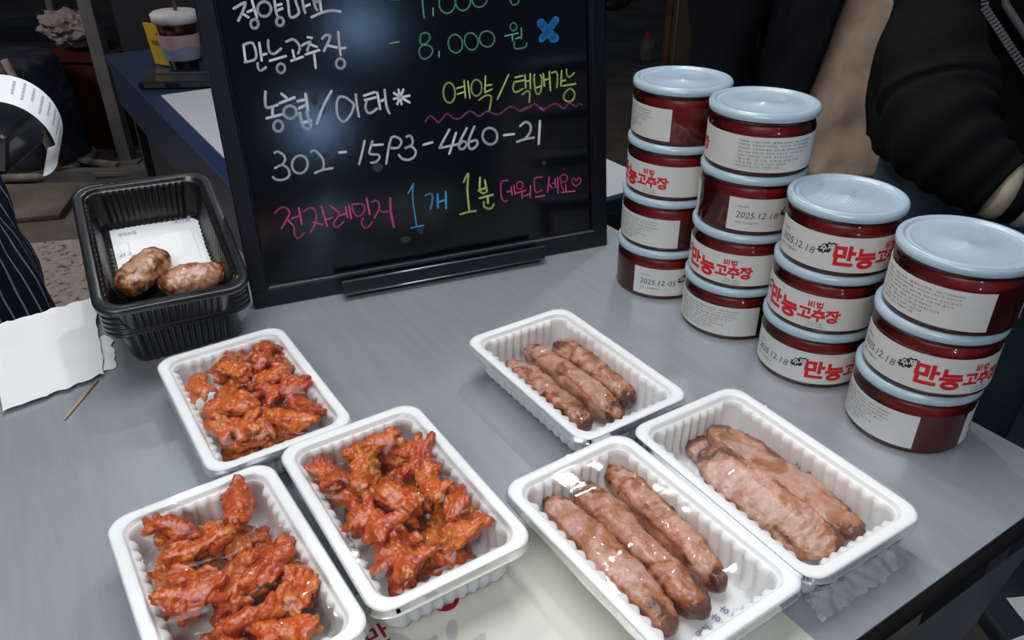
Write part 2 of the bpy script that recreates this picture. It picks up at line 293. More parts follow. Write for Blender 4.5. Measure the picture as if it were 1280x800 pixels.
# rear prop
MB().tube([(.10, .40, -.015), (.10, .0205, -.14)], .006, 8).obj('rear_prop', MT['board_frame'], bd)
MB().tube([(.354, .40, -.015), (.354, .0205, -.14)], .006, 8).obj('rear_prop', MT['board_frame'], bd)
STROKES = json.loads('''{"white|4":[[1.23,38.8,328.1,45.1,327.9],[1.23,36.6,318.7,47.2,323.4,48.5,322.4,44.8,315.5,38.9,307.2],[1.24,44.0,313.7,49.1,309.7],[1.25,49.5,314.7,56.3,316.7],[1.24,54.8,331.8,57.4,309.0],[1.26,57.9,302.7,57.0,300.6,55.4,299.1,53.4,298.7,51.6,299.4,50.5,301.0,50.4,303.2,51.3,305.3,52.9,306.8,54.9,307.2,56.7,306.5,57.8,304.9,57.9,302.7],[1.27,72.8,315.9,71.3,312.5,68.4,310.0,64.9,309.3,61.7,310.5,59.7,313.2,59.5,316.8,61.0,320.2,63.8,322.6,67.3,323.3,70.5,322.2,72.5,319.5,72.8,315.9],[1.26,78.0,330.5,77.3,314.4,78.6,307.1],[1.27,79.1,319.0,83.7,319.9],[1.28,79.3,314.2,84.0,315.7],[1.29,83.3,303.2,82.5,301.2,80.9,299.8,79.0,299.4,77.3,300.0,76.2,301.6,76.1,303.7,76.9,305.6,78.5,307.0,80.3,307.4,82.1,306.8,83.1,305.2,83.3,303.2],[1.28,92.0,330.6,90.8,318.3,91.0,306.9,100.1,310.2,98.7,321.7,98.0,330.3],[1.29,106.1,329.8,105.7,317.4,106.6,310.1],[1.3,106.5,315.9,112.2,317.8],[1.32,124.9,324.0,124.0,321.8,122.2,320.3,120.0,319.9,117.9,320.6,116.6,322.3,116.3,324.5,117.2,326.6,119.0,328.1,121.3,328.5,123.3,327.8,124.7,326.1,124.9,324.0],[1.31,117.3,319.6,117.8,315.7,119.2,311.7],[1.32,123.5,319.2,123.4,311.4],[1.32,112.6,305.5,123.6,309.2,134.2,310.5,143.0,309.0],[1.24,105.5,286.2,109.5,285.2]],"white|3":[[1.18,39.7,283.7,38.8,267.1],[1.18,39.7,283.7,49.1,284.4,49.7,269.8,38.1,266.8],[1.19,55.6,284.4,55.0,267.0],[1.2,55.4,272.1,60.7,273.2],[1.2,50.6,264.6,50.2,259.6,52.3,257.2,57.9,259.9],[1.2,64.9,286.1,63.8,279.3,64.9,274.3,68.7,272.5,76.3,276.9],[1.21,63.0,266.0,80.0,269.3],[1.23,77.1,257.2,76.2,255.0,74.4,253.4,72.3,253.0,70.4,253.8,69.2,255.6,69.0,257.9,69.9,260.2,71.7,261.7,73.8,262.2,75.8,261.4,77.0,259.6,77.1,257.2],[1.22,83.1,283.6,89.8,285.2,93.9,281.9,95.7,276.8,93.2,271.0],[1.23,88.0,274.4,88.6,265.3],[1.23,84.8,264.1,97.3,267.1],[1.24,98.5,278.4,107.3,281.4,104.4,276.1,103.1,272.7],[1.25,106.9,278.9,113.3,275.9],[1.25,100.7,269.2,115.4,272.4],[1.25,109.6,269.1,109.1,254.9],[1.26,120.3,283.7,124.4,286.6,128.6,286.1,127.3,281.4,120.3,271.3],[1.26,124.5,276.5,134.2,273.7],[1.27,138.2,288.8,137.5,277.5,137.4,265.3],[1.28,138.3,272.2,143.2,272.5],[1.29,140.7,256.6,139.7,254.1,137.7,252.4,135.2,251.9,133.0,252.8,131.5,254.8,131.3,257.4,132.3,259.9,134.2,261.6,136.7,262.1,138.9,261.2,140.4,259.2,140.7,256.6]],"green|4":[[0.7,198.3,317.6,208.2,316.9],[0.72,230.3,320.2,233.7,322.7,234.1,320.0,233.6,309.4,234.0,296.7],[0.73,245.0,306.0,244.4,298.4],[0.74,271.1,309.2,268.7,303.9,264.5,300.5,259.6,299.7,255.3,301.9,252.8,306.4,252.7,312.0,255.0,317.2,259.2,320.6,264.1,321.4,268.3,319.3,270.9,314.8,271.1,309.2],[0.75,289.1,310.0,286.9,305.1,283.0,301.9,278.4,301.2,274.3,303.3,271.9,307.4,271.8,312.6,274.0,317.4,277.8,320.6,282.4,321.3,286.4,319.4,288.9,315.2,289.1,310.0],[0.76,308.8,311.6,306.7,307.1,302.7,304.2,298.0,303.6,293.8,305.5,291.2,309.4,290.9,314.3,293.0,318.7,296.9,321.7,301.6,322.3,305.8,320.4,308.5,316.5,308.8,311.6],[0.78,337.4,310.1,338.0,305.3,340.6,303.2,344.4,304.1,346.9,307.1,346.9,310.3],[0.78,343.9,323.9,343.2,322.0,341.8,320.7,339.8,320.3,337.9,320.9,336.6,322.4,336.2,324.3,336.9,326.1,338.3,327.4,340.3,327.8,342.1,327.2,343.5,325.8,343.9,323.9],[0.77,329.1,316.5,345.7,318.3],[0.78,338.2,316.7,338.4,312.0],[0.78,349.6,322.8,349.5,313.3],[0.78,342.6,313.3,349.1,314.5]],"green|3":[[0.71,192.6,273.2,202.8,273.9],[0.74,238.6,276.5,237.2,279.8,233.1,281.3,229.1,280.0,227.2,275.8,226.8,271.1,230.9,268.8,236.8,267.2,240.3,262.9,238.6,258.3,234.7,255.0,229.4,253.8,225.7,256.1,224.6,261.8,226.4,266.4,232.8,269.9,237.4,273.1,238.6,276.5],[0.75,247.7,260.3,247.0,254.5],[0.76,275.8,267.7,275.1,262.7,272.3,258.9,268.2,257.4,263.9,258.5,260.5,261.9,259.0,266.7,259.8,271.6,262.6,275.3,266.7,276.9,270.9,275.8,274.3,272.5,275.8,267.7],[0.77,294.5,268.9,294.1,264.2,291.6,260.5,287.8,258.9,283.6,259.7,280.2,262.8,278.5,267.3,278.9,272.0,281.3,275.6,285.1,277.2,289.3,276.4,292.7,273.4,294.5,268.9],[0.78,314.5,271.0,314.4,266.6,312.0,262.9,307.9,260.9,303.1,261.2,299.1,263.6,296.8,267.6,296.9,272.0,299.3,275.7,303.4,277.6,308.1,277.4,312.1,275.0,314.5,271.0],[0.79,342.9,279.7,342.2,277.6,340.6,276.2,338.6,275.8,336.6,276.5,335.2,278.1,334.8,280.3,335.4,282.3,337.0,283.8,339.1,284.2,341.1,283.5,342.5,281.8,342.9,279.7],[0.79,327.6,270.7,344.0,272.7],[0.79,336.9,270.8,336.8,265.0],[0.8,340.8,266.8,348.0,268.3],[0.8,348.5,277.7,348.2,266.7],[0.8,339.2,263.2,338.1,259.2,340.2,256.1,345.9,255.7,352.5,256.8,354.7,261.2]],"blue_fill":[[5.07,373.7,281.2,388.3,264.4],[4.11,392.4,283.6,381.9,272.4,373.4,263.9],[4.77,374.1,280.8,376.4,278.1],[4.85,387.4,266.2,390.2,263.9]],"white|2":[[1.38,53.4,235.4,51.4,225.9,52.2,219.2,63.3,220.8],[1.4,57.8,218.2,56.5,210.5],[1.4,49.9,208.3,66.4,210.7],[1.42,65.3,198.5,64.2,195.7,62.1,193.8,59.5,193.4,57.3,194.4,55.8,196.7,55.7,199.6,56.8,202.3,58.9,204.1,61.4,204.6,63.7,203.6,65.1,201.3,65.3,198.5],[1.4,69.5,231.9,73.8,227.1],[1.41,66.0,222.5,82.0,226.7],[1.43,81.8,211.4,80.4,208.1,77.5,206.0,74.1,205.4,70.9,206.7,68.9,209.4,68.5,212.8,70.0,216.0,72.8,218.1,76.2,218.7,79.4,217.4,81.4,214.8,81.8,211.4],[1.43,84.9,222.5,93.1,223.6],[1.43,85.4,215.2,92.6,217.7],[1.43,94.3,229.0,94.1,212.0],[1.44,85.3,209.8,86.1,199.3,87.0,195.2,90.6,192.3,94.2,194.4,94.5,199.2,93.3,204.1,92.2,210.2],[1.44,85.3,199.4,95.6,200.7],[1.46,122.2,229.4,111.0,214.2,101.5,196.8],[1.3,129.3,221.9,125.8,214.3,125.1,203.9,127.6,197.9,131.1,195.9,135.1,197.9,141.0,204.6,144.6,212.3,141.8,216.6,136.6,221.2,129.4,222.3],[1.32,148.1,223.2,147.9,212.0,148.5,199.3],[1.33,157.0,221.1,169.2,223.6],[1.34,157.3,216.3,171.0,218.1],[1.34,159.2,215.3,157.1,208.6,158.5,203.1,162.6,201.9,169.5,205.6],[1.35,172.2,222.9,173.3,205.2],[1.36,174.3,213.3,180.0,214.8],[1.35,180.8,224.8,180.8,207.7,183.3,199.2],[1.37,196.5,223.7,198.2,208.0],[1.38,202.1,223.2,193.5,208.5],[1.37,191.0,220.6,207.4,208.7],[1.37,190.2,214.3,208.2,216.0]],"yellow|2":[[0.92,262.3,214.2,261.2,208.7,258.5,204.7,254.9,203.4,251.4,205.1,249.0,209.4,248.3,215.0,249.5,220.5,252.2,224.4,255.7,225.7,259.1,224.1,261.6,219.9,262.3,214.2],[0.92,264.7,218.5,273.5,220.1],[0.92,265.0,212.0,272.9,213.5],[0.92,274.4,226.3,274.4,207.0],[0.92,278.9,225.0,279.9,206.4],[0.94,295.2,216.2,294.0,211.7,291.4,208.6,288.1,207.7,285.0,209.3,282.9,212.8,282.4,217.4,283.6,221.8,286.2,224.9,289.5,225.8,292.6,224.3,294.7,220.8,295.2,216.2],[0.94,300.8,228.8,298.7,210.5],[0.94,301.0,218.3,307.5,218.5],[0.94,298.7,210.5,307.6,213.4],[0.94,291.0,202.8,299.2,207.0,305.7,206.0,305.8,201.2,302.7,189.9],[0.96,329.4,227.5,313.9,201.7],[0.96,337.7,223.8,346.9,225.0],[0.96,336.0,218.8,349.0,219.7],[0.97,336.5,218.8,334.1,211.3,337.7,207.1,346.5,210.1],[0.97,350.2,225.6,350.4,211.0],[0.98,350.8,218.3,356.6,218.6],[0.98,357.0,226.3,356.4,209.6],[0.98,345.7,203.7,352.2,206.9,355.4,204.9,354.1,194.1],[0.98,362.7,224.9,362.0,213.8,363.2,205.0,366.0,202.1,369.6,205.2,371.5,214.6,370.0,223.8],[0.99,363.0,209.4,370.9,211.2],[0.99,373.9,224.7,374.8,210.8],[0.99,375.0,217.3,381.0,218.5],[0.99,381.8,226.6,382.4,204.8],[1.0,385.2,225.0,391.1,225.3,392.3,217.9,390.9,207.5],[1.01,398.0,226.0,396.4,208.7],[1.01,397.6,214.3,402.6,214.7],[1.01,404.5,227.1,404.8,221.0,408.7,218.1,414.4,221.9],[1.01,399.4,208.5,416.0,209.3],[1.02,407.3,204.2,401.1,199.5,399.9,193.4,405.9,189.2,412.5,191.2,414.5,198.2,411.3,202.9,407.3,204.2]],"purple":[[0.95,224.0,185.7,229.2,191.0,232.7,189.8,238.8,183.2,242.0,184.1,249.0,190.6,253.5,189.6,258.6,185.2,265.9,184.4,275.6,190.7,281.2,190.5,290.0,184.4,299.8,188.9,310.8,184.1,318.5,185.6,328.4,191.1,335.1,189.5,341.6,184.5],[1.02,328.1,191.1,334.8,189.6,342.2,184.8,354.1,188.4],[1.04,354.1,188.4,361.1,190.8,367.8,186.1],[1.06,371.6,183.5,377.6,185.1,383.7,188.0,390.7,188.1,399.6,181.8,406.8,187.4,415.8,182.4,420.0,185.5,424.0,183.3]],"pink|2":[[1.35,343.2,185.0,355.1,188.5],[1.37,367.3,186.1,372.6,183.1]],"white|1":[[1.22,52.0,171.3,55.7,172.0,60.6,167.7,61.8,162.6,58.1,157.3,56.3,156.7],[1.23,49.6,154.7,57.2,157.0,62.3,153.5,64.1,147.4,61.3,142.7,54.5,140.8,48.3,142.4,46.0,145.3],[1.26,84.3,152.0,81.3,147.8,77.1,145.6,72.7,146.0,69.3,148.8,67.9,153.3,68.8,158.3,71.8,162.5,76.0,164.7,80.4,164.3,83.8,161.5,85.2,157.0,84.3,152.0],[1.26,90.6,167.2,94.1,168.6,98.4,164.6,102.3,157.4,102.0,149.9,99.8,145.9],[1.27,91.5,143.8,99.8,145.9,111.6,146.5],[1.29,121.5,162.8,128.7,162.5],[1.27,151.3,171.9,146.5,158.7,141.7,146.9],[1.28,160.1,170.3,155.2,157.6,164.3,155.1,165.7,150.7,160.5,146.8,155.3,147.0],[1.28,159.2,166.3,171.3,165.6],[1.31,172.9,143.7,177.1,158.6,181.3,170.1,185.4,172.8,191.7,169.8,193.1,165.0,188.7,159.9,181.1,160.4],[1.32,200.0,171.1,204.4,171.5,206.7,166.1,204.7,160.8,197.2,158.4,204.0,159.4,208.8,153.7,206.6,147.4,199.5,144.5,192.0,146.9,188.7,151.5],[1.34,219.1,159.5,229.6,161.0],[1.37,251.8,173.1,239.3,155.6,240.8,153.7,260.0,155.0],[1.38,259.5,168.4,249.3,145.5],[1.39,273.2,172.3,263.1,157.0,262.5,149.9,267.8,149.3,271.7,154.3,267.9,157.6,263.6,155.3],[1.4,282.6,172.9,275.0,158.9,274.3,150.1,278.2,147.4,284.4,151.1,284.3,156.7,277.2,156.4],[1.43,310.6,160.3,310.1,155.3,307.3,151.5,302.8,149.9,298.0,150.9,294.2,154.2,292.2,159.0,292.8,164.0,295.6,167.7,300.0,169.4,304.8,168.4,308.7,165.1,310.6,160.3],[1.44,319.2,158.7,332.3,158.6],[1.46,341.0,167.3,348.0,171.0,353.9,167.5,353.5,158.6,345.6,150.5],[1.47,335.9,148.8,346.9,150.9,358.1,151.2],[1.49,367.1,170.0,364.2,143.1]],"pink|0":[[0.9,41.1,105.3,46.3,109.2,52.2,110.2,56.4,106.0,55.5,100.0,44.9,86.4],[0.92,53.5,96.0,58.8,87.3],[0.92,58.1,96.1,65.5,98.0],[0.92,67.8,107.3,68.1,88.0],[0.93,59.3,85.0,58.2,78.5,60.3,72.8,63.7,73.2,69.0,77.6],[0.93,72.5,102.2,78.8,105.1,83.7,104.0,85.6,97.1,83.7,87.7,76.6,77.3],[0.94,80.5,88.6,91.3,83.8],[0.94,92.7,104.8,96.0,81.3],[0.95,96.8,89.2,102.1,90.1],[0.95,102.4,104.6,111.4,94.9,108.9,89.9,103.7,83.6,105.5,78.4,109.1,79.1,114.9,83.2],[0.96,112.1,91.2,118.0,92.5],[0.96,119.9,100.2,120.4,88.1],[0.96,123.9,100.9,124.5,86.1],[0.97,129.2,102.5,127.5,96.5,129.3,90.0,133.3,87.1,139.0,90.3,141.5,96.2,139.4,100.5,130.8,101.8],[0.98,145.1,106.8,146.4,87.4],[0.98,137.7,84.2,135.6,78.2,138.4,72.3,142.9,72.9,148.0,77.6],[0.98,150.6,101.5,155.6,102.6,159.0,98.0,157.8,91.9,151.3,82.5],[1.0,158.6,90.9,161.8,88.1,168.1,87.4],[1.43,172.7,102.3,171.5,86.2,173.0,67.6],[0.85,321.1,103.3,312.7,103.1,310.8,93.5,311.8,82.0,315.5,77.7,319.1,79.0],[0.85,318.8,89.5,324.2,89.5],[0.85,324.8,94.8,325.4,84.3],[0.85,328.6,96.1,329.2,84.7],[0.86,340.6,94.4,339.9,92.2,338.3,90.7,336.1,90.3,334.1,91.3,332.6,93.2,332.2,95.6,332.9,97.9,334.5,99.4,336.7,99.7,338.7,98.8,340.2,96.9,340.6,94.4],[0.86,330.1,86.0,343.8,87.6],[0.86,338.6,85.7,338.5,78.6],[0.87,341.4,81.0,349.6,82.2],[0.87,350.6,92.5,349.4,77.9],[0.88,366.8,101.2,357.1,101.1,355.7,92.8,357.3,84.0,361.4,83.4,366.1,85.1],[0.88,357.0,77.3,369.4,77.4],[0.88,376.5,99.9,373.5,81.6],[0.88,375.7,91.9,379.6,86.0],[0.89,380.8,91.6,384.4,91.6],[0.89,384.6,96.4,384.7,85.8],[0.89,388.3,97.8,387.9,77.6],[0.9,401.8,95.0,401.0,92.8,399.0,91.3,396.4,91.1,393.8,92.1,392.0,94.0,391.4,96.4,392.1,98.6,394.1,100.0,396.7,100.2,399.3,99.3,401.1,97.3,401.8,95.0],[0.89,392.3,92.4,393.1,85.6,395.6,81.3],[0.9,398.9,87.6,399.2,78.9],[0.9,392.8,78.3,411.3,77.0],[0.91,413.7,89.9,411.7,93.1,408.5,92.6,407.9,88.3,413.0,83.7,419.0,86.8,420.1,91.0,417.0,93.3,413.9,89.9]],"cyan|0":[[0.82,194.6,105.2,202.4,116.2],[0.82,202.4,116.2,199.9,103.9,199.6,87.2,200.8,63.5],[0.84,193.5,63.3,209.2,64.1],[1.18,215.4,99.7,220.6,101.4,223.8,98.4,222.6,90.7,219.8,83.1],[1.19,230.3,99.0,229.1,83.2],[1.2,230.1,89.6,239.9,91.1],[1.2,240.6,101.0,239.4,80.6]],"yellow|0":[[1.22,264.1,109.5,270.6,118.5,267.9,99.0,268.3,74.7],[1.23,256.7,70.4,267.3,71.8,276.7,71.6],[1.23,285.1,111.6,283.5,97.8],[1.24,291.1,107.8,292.7,93.9],[1.24,281.8,96.5,292.5,98.5],[1.24,281.8,96.5,287.8,92.1,292.7,93.4],[1.25,282.7,86.8,299.8,88.4],[1.26,293.3,87.3,293.2,79.1],[1.25,288.0,80.9,287.7,75.8,292.7,72.0,297.6,72.3,300.5,76.5]]}''')
for kcol, lines in [(k.split('|')[0], v) for k, v in STROKES.items()]:
    q = [[ln[0]*.001]+[v*.001 for v in ln[1:]] for ln in lines]
    Vs, Fs = strokes_geo(q, z=0.0); mb = MB()
    mb.add([(x, y, -.0017) for x, y, z in Vs], Fs)
    link({'blue_fill': 'blue_flower_mark', 'purple': 'wavy_underline'}.get(kcol, kcol+'_handwriting'), mb.mesh(kcol, MT['ink_'+kcol]), bd)
# smudges left by fingers
MT['smudge'] = noisy('dried_smudge', [(.3, (.018, .022, .03)), (.7, (.035, .04, .05))], 90, .45, 0)
g = MB()
for (cx, cy, rx, ry) in ((.103, .222, .004, .006), (.110, .212, .0035, .005), (.106, .158, .005, .007), (.163, .140, .006, .005), (.095, .110, .003, .004), (.092, .103, .003, .004), (.185, .050, .006, .004), (.205, .058, .004, .005), (.37, .118, .003, .003)):
    g.add([(cx+rx*math.cos(a)*(1+.2*math.sin(3*a)), cy+ry*math.sin(a), -.0019) for a in [2*PI*k/14 for k in range(14)]], [tuple(range(14))])
g.obj('smudge', MT['smudge'], bd)['kind'] = 'stuff'
# ================================================================== chili paste jars
RL_, RB, HJ = .0526, .0512, .0609
def arc_print(V2, Ft, R, phi0, phi1, z0, z1, keep=False):
    """fit flat geometry into the cylinder rectangle phi0..phi1 (deg), z0..z1 (mm)"""
    A = np.array(V2, float); mn = A[:, :2].min(0); mxx = A[:, :2].max(0); A[:, :2] = (A[:, :2]-mn)/(mxx-mn)
    ph = np.radians(phi0+(phi1-phi0)*A[:, 0]); z = (z0+(z1-z0)*A[:, 1])*.001
    return np.stack([R*np.cos(ph), R*np.sin(ph), z], 1), Ft
RP = RB+.00045
def ring_(cx, cy, rx, ry): return [(cx+rx*math.cos(2*PI*k/16), cy+ry*math.sin(2*PI*k/16)) for k in range(17)]
GL = {'만': [[(.05, .97), (.52, .97), (.52, .5), (.05, .5), (.05, .97)], [(.80, 1.03), (.80, .36)], [(.80, .70), (1.02, .70)], [(.12, .34), (.12, .03), (.95, .03)]],
 '능': [[(.12, 1.0), (.12, .72), (.95, .72)], [(-.02, .50), (1.02, .50)], ring_(.5, .15, .36, .16)],
 '고': [[(.08, .95), (.88, .95), (.86, .55)], [(.42, .60), (.42, .12)], [(-.02, .08), (1.02, .08)]],
 '추': [[(.5, 1.03), (.5, .92)], [(.1, .82), (.9, .82)], [(.5, .80), (.08, .52)], [(.52, .78), (.94, .52)], [(-.02, .34), (1.02, .34)], [(.5, .34), (.5, -.03)]],
 '장': [[(.0, .97), (.60, .97)], [(.32, .95), (.0, .56)], [(.34, .80), (.62, .56)], [(.82, 1.03), (.82, .42)], [(.82, .74), (1.05, .74)], ring_(.48, .14, .34, .15)],
 '비': [[(.05, 1), (.05, .08), (.5, .08), (.5, 1)], [(.05, .55), (.5, .55)], [(.88, 1.03), (.88, -.03)]],
 '법': [[(.05, 1), (.05, .52), (.5, .52), (.5, 1)], [(.05, .78), (.5, .78)], [(.9, 1.03), (.9, .45)], [(.62, .76), (.9, .76)], [(.2, .36), (.2, .0), (.9, .0), (.9, .36)], [(.2, .18), (.9, .18)]],
 '수': [[(.5, 1.03), (.08, .58)], [(.52, .92), (.94, .58)], [(-.03, .38), (1.03, .38)], [(.5, .38), (.5, -.05)]],
 '제': [[(.0, .93), (.48, .93)], [(.25, .9), (.0, .25)], [(.26, .65), (.48, .25)], [(.48, .58), (.68, .58)], [(.70, 1.02), (.70, .05)], [(.97, 1.05), (.97, -.03)]]}
def glyph(mb, ch, phi0, phi1, z0, z1, hw, R=None):
    """thick block lettering laid round the jar: strokes with square ends, cut fine enough to follow the curve"""
    R = R or RP; k = R*1000*PI/180; w_ = (phi1-phi0)*k; h_ = z1-z0
    for pl in GL[ch]:
        for (xa, ya), (xb, yb) in zip(pl, pl[1:]):
            A, B = Vector((xa*w_, ya*h_)), Vector((xb*w_, yb*h_)); d = (B-A).normalized(); n_ = Vector((-d.y, d.x))*hw; A = A-d*hw*.96; B = B+d*hw*.96; m_ = max(1, int((B-A).length/1.6)); V = []; F = []
            for i in range(m_+1):
                p = A.lerp(B, i/m_)
                for s in (-1, 0, 1):
                    q = p+n_*s; ph = rad(phi0+q.x/k); V.append((R*math.cos(ph), R*math.sin(ph), (z0+q.y)*.001))
            for i in range(m_): F += [(3*i, 3*i+3, 3*i+4, 3*i+1), (3*i+1, 3*i+4, 3*i+5, 3*i+2)]
            mb.add(V, F)
def label_meshes(date):
    blk, gry, red, wht, dte, inf = MB(), MB(), MB(), MB(), MB(), MB()
    def T(mb, s, *a, bold=0, R=RP, shear=0): Vt, Ft = text_geo(s, 1, bold, shear=shear); mb.add(*arc_print(Vt, Ft, R, *a))
    T(dte, date[:8], 9, 43, 18.5, 25, shear=.15); T(gry if date.endswith('8') else dte, date[8:], 46, 56, 17.8, 24.5, shear=.15)
    T(gry, '• 제조일자', 8, 22, 29, 31.5); T(gry, '부터 12개월까지', 9, 35, 12.5, 15)
    T(gry, '만능식품', 129, 143, 9.5, 11.5); T(gry, '010-000', 127, 145, 6.5, 8.3)
    glyph(red, '만', 74.5, 92.5, 12.5, 29, 1.75); glyph(red, '능', 97, 113.5, 11, 27.5, 1.65)
    glyph(red, '비', 126, 132.3, 27.5, 32.5, .62); glyph(red, '법', 134, 140.5, 27.5, 32.5, .55)
    glyph(red, '고', 118, 129.5, 14.5, 24.5, 1.25); glyph(red, '추', 132, 143.5, 14, 25, 1.15); glyph(red, '장', 146, 157.5, 14, 25, 1.1)
    info = ['• 제품명 : 비법고추장 • 품목보고번호 : 202114546002', '• 식품유형 : 혼합장(비가열제품) • 보관방법 : 직사 및 냉암보관', '• 원재료명 : 고춧가루, 물엿, 설탕시럽, 청양고추, 양조간장소스',
            '  양파, 마늘, 찹쌀가루, 매실청, 정제소금, 고춧가루, 굴소스', '• 소분원 : 제일식품 • 내용량 : 용기표시일까지', '• 업소명 : 경기도 시장길 반찬가게', '• 반품 및 교환 : 본사 및 구입처 • 실온보관', '• 부정·불량식품 신고는 국번없이 1399']
    wd = [86, 84, 86, 80, 62, 70, 56, 48]
    for k, s in enumerate(info): T(inf, s, 200+(2 if s[0] == ' ' else 0), 200+wd[k]*.98, 33.2-3.45*k, 35.3-3.45*k)
    # burst badge
    pts = []; 
    for k in range(22):
        a = 2*PI*k/22; r = 1.0 if k % 2 == 0 else .80; pts.append((math.cos(a)*r*1.15+.25*math.sin(a), math.sin(a)*r+.35*math.cos(a)))
    Vb = [(0, 0)]+pts; Fb = [(0, 1+k, 1+(k+1) % 22) for k in range(22)]
    blk.add(*arc_print(Vb, Fb, RP, 57, 77, 20.5, 33)); glyph(wht, '수', 61.5, 66.5, 23.2, 28.6, .50, RP+.00015); glyph(wht, '제', 68, 73.5, 24.6, 30.4, .45, RP+.00015)
    lb = MB(); n = 124; Vl = []; Fl = []
    for k in range(n+1):
        a = rad(310*k/n); Vl += [((RB+.0003)*math.cos(a), (RB+.0003)*math.sin(a), z) for z in (.0050, .0388)]
        Vl += [((RB+.00005)*math.cos(a), (RB+.00005)*math.sin(a), z) for z in (.0050, .0388)]
    for k in range(n):
        i = 4*k; Fl += [(i, i+4, i+5, i+1), (i+2, i+3, i+7, i+6), (i, i+2, i+6, i+4), (i+1, i+5, i+7, i+3)]
    Fl += [(0, 1, 3, 2), (4*n, 4*n+2, 4*n+3, 4*n+1)]
    lb.add(Vl, Fl)
    return dict(date=dte.mesh('date_stamp', MT['print_black']), info=inf.mesh('ingredient_text', MT['print_grey']), label=lb.mesh('label', MT['label']), black=blk.mesh('black_badge', MT['print_black']), grey=gry.mesh('small_print', MT['print_grey']), red=red.mesh('red_lettering', MT['print_red']), white=wht.mesh('badge_lettering', MT['print_white']))
LM = {'a': label_meshes('2025.12.18'), 'b': label_meshes('2025.12.05')}
mm = lambda P: [(r*.001, z*.001) for r, z in P]
cont_me = MB().lathe(mm([(0, 2.2), (40, 2.2), (44, .2), (48.6, 0), (50.6, 1.2), (51.2, 3.5), (51.2, 40), (50.9, 42.5), (49.6, 46), (48.8, 48.5), (48.8, 50), (49.8, 50.6), (49.8, 51.4), (48.8, 52), (48.8, 57)]), 96).mesh('container', MT['jar_clear'], True)
paste_me = MB().lathe(mm([(0, 2.9), (43, 2.9), (48.4, 1.0), (50.0, 2.5), (50.6, 5), (50.6, 40), (50.2, 42.3), (49.0, 45.6), (48.3, 47.5), (47, 48.6), (30, 49), (0, 48.8)]), 96).mesh('chili_paste', MT['paste'], True)
def lid_mesh(m): return MB().lathe(mm([(0, 58.7), (1.2, 58.75), (1.6, 58.35), (38, 58.35), (41.5, 58.35), (42.6, 58.9), (43.6, 58.9), (44.6, 58.2), (46.0, 58.4), (47.0, 60.3), (48.2, 60.85), (50.6, 60.85), (51.6, 60.2), (52.1, 58.8), (52.6, 58.6), (52.6, 53.6), (52.2, 52.6), (51.4, 52.6), (51.0, 54)]), 96).mesh('lid', m, True)
lid_me = lid_mesh(MT['lid']); lid_dot = lid_mesh(MT['lid']); lid_dot.materials.append(MT['lid_dots'])
for p in lid_dot.polygons:
    if p.center.xy.length < .0415: p.material_index = 1
stack_names = ['leftmost stack', 'second stack from the left', 'third stack from the left', 'rightmost stack']
stacks = [((.1795, .8609), (.0063, .0011), [-33, 68, -162, 42]), ((.2427, .7712), (.0039, -.001), [88, -140, -20, 138]),
          ((.3035, .6824), (.0047, -.0022), [-75, -138, -75]), ((.3605, .5836), (.0080, -.0060), [64, -80, 87])]
pos_word = {4: ['bottom', 'third from top', 'second from top', 'topmost'], 3: ['bottom', 'middle', 'topmost']}
shown = [['date stamp ending 05', 'plain end of its ingredient label', 'red lettering cut by the left edge', 'blank white label end and dark red side'],
         ['ingredient text on its left', 'big red lettering', 'smudged date stamp', 'fine ingredient text facing right'],
         ['date stamp left of red lettering', 'big red lettering facing front', 'date, black badge and red lettering'],
         ['ingredient label and bare red right side', 'date stamp, black badge and red lettering', 'fine ingredient text and dimpled blue lid']]
rng = random.Random(4)
for si, ((x, y), (ox, oy), ang) in enumerate(stacks):
    n = len(ang)
    for k, st in enumerate(ang):
        fx, fy = x+ox*k/n, y+oy*k/n
        vd = math.degrees(math.atan2(-fy, -fx))
        j = thing('sauce_jar', f'{pos_word[n][k]} jar in the {stack_names[si]}, {shown[si][k]}', 'jar', (fx+rng.uniform(-.0006, .0006), fy, k*HJ+.0003), (0, 0, rad(vd+st)), 'chili paste jars stacked on the steel table')
        link('container', cont_me, j); link('chili_paste', paste_me, j); link('lid', lid_dot if (k == n-1 and si >= 2) else lid_me, j)
        d = LM['b' if (si, k) == (0, 0) else 'a']; lb = link('label', d['label'], j)
        link('black_badge', d['black'], lb); link('date_stamp', d['date'], lb); link('ingredient_text', d['info'], lb); link('small_print', d['grey'], lb)['kind'] = 'stuff'; link('red_lettering', d['red'], lb); link('badge_lettering', d['white'], lb)
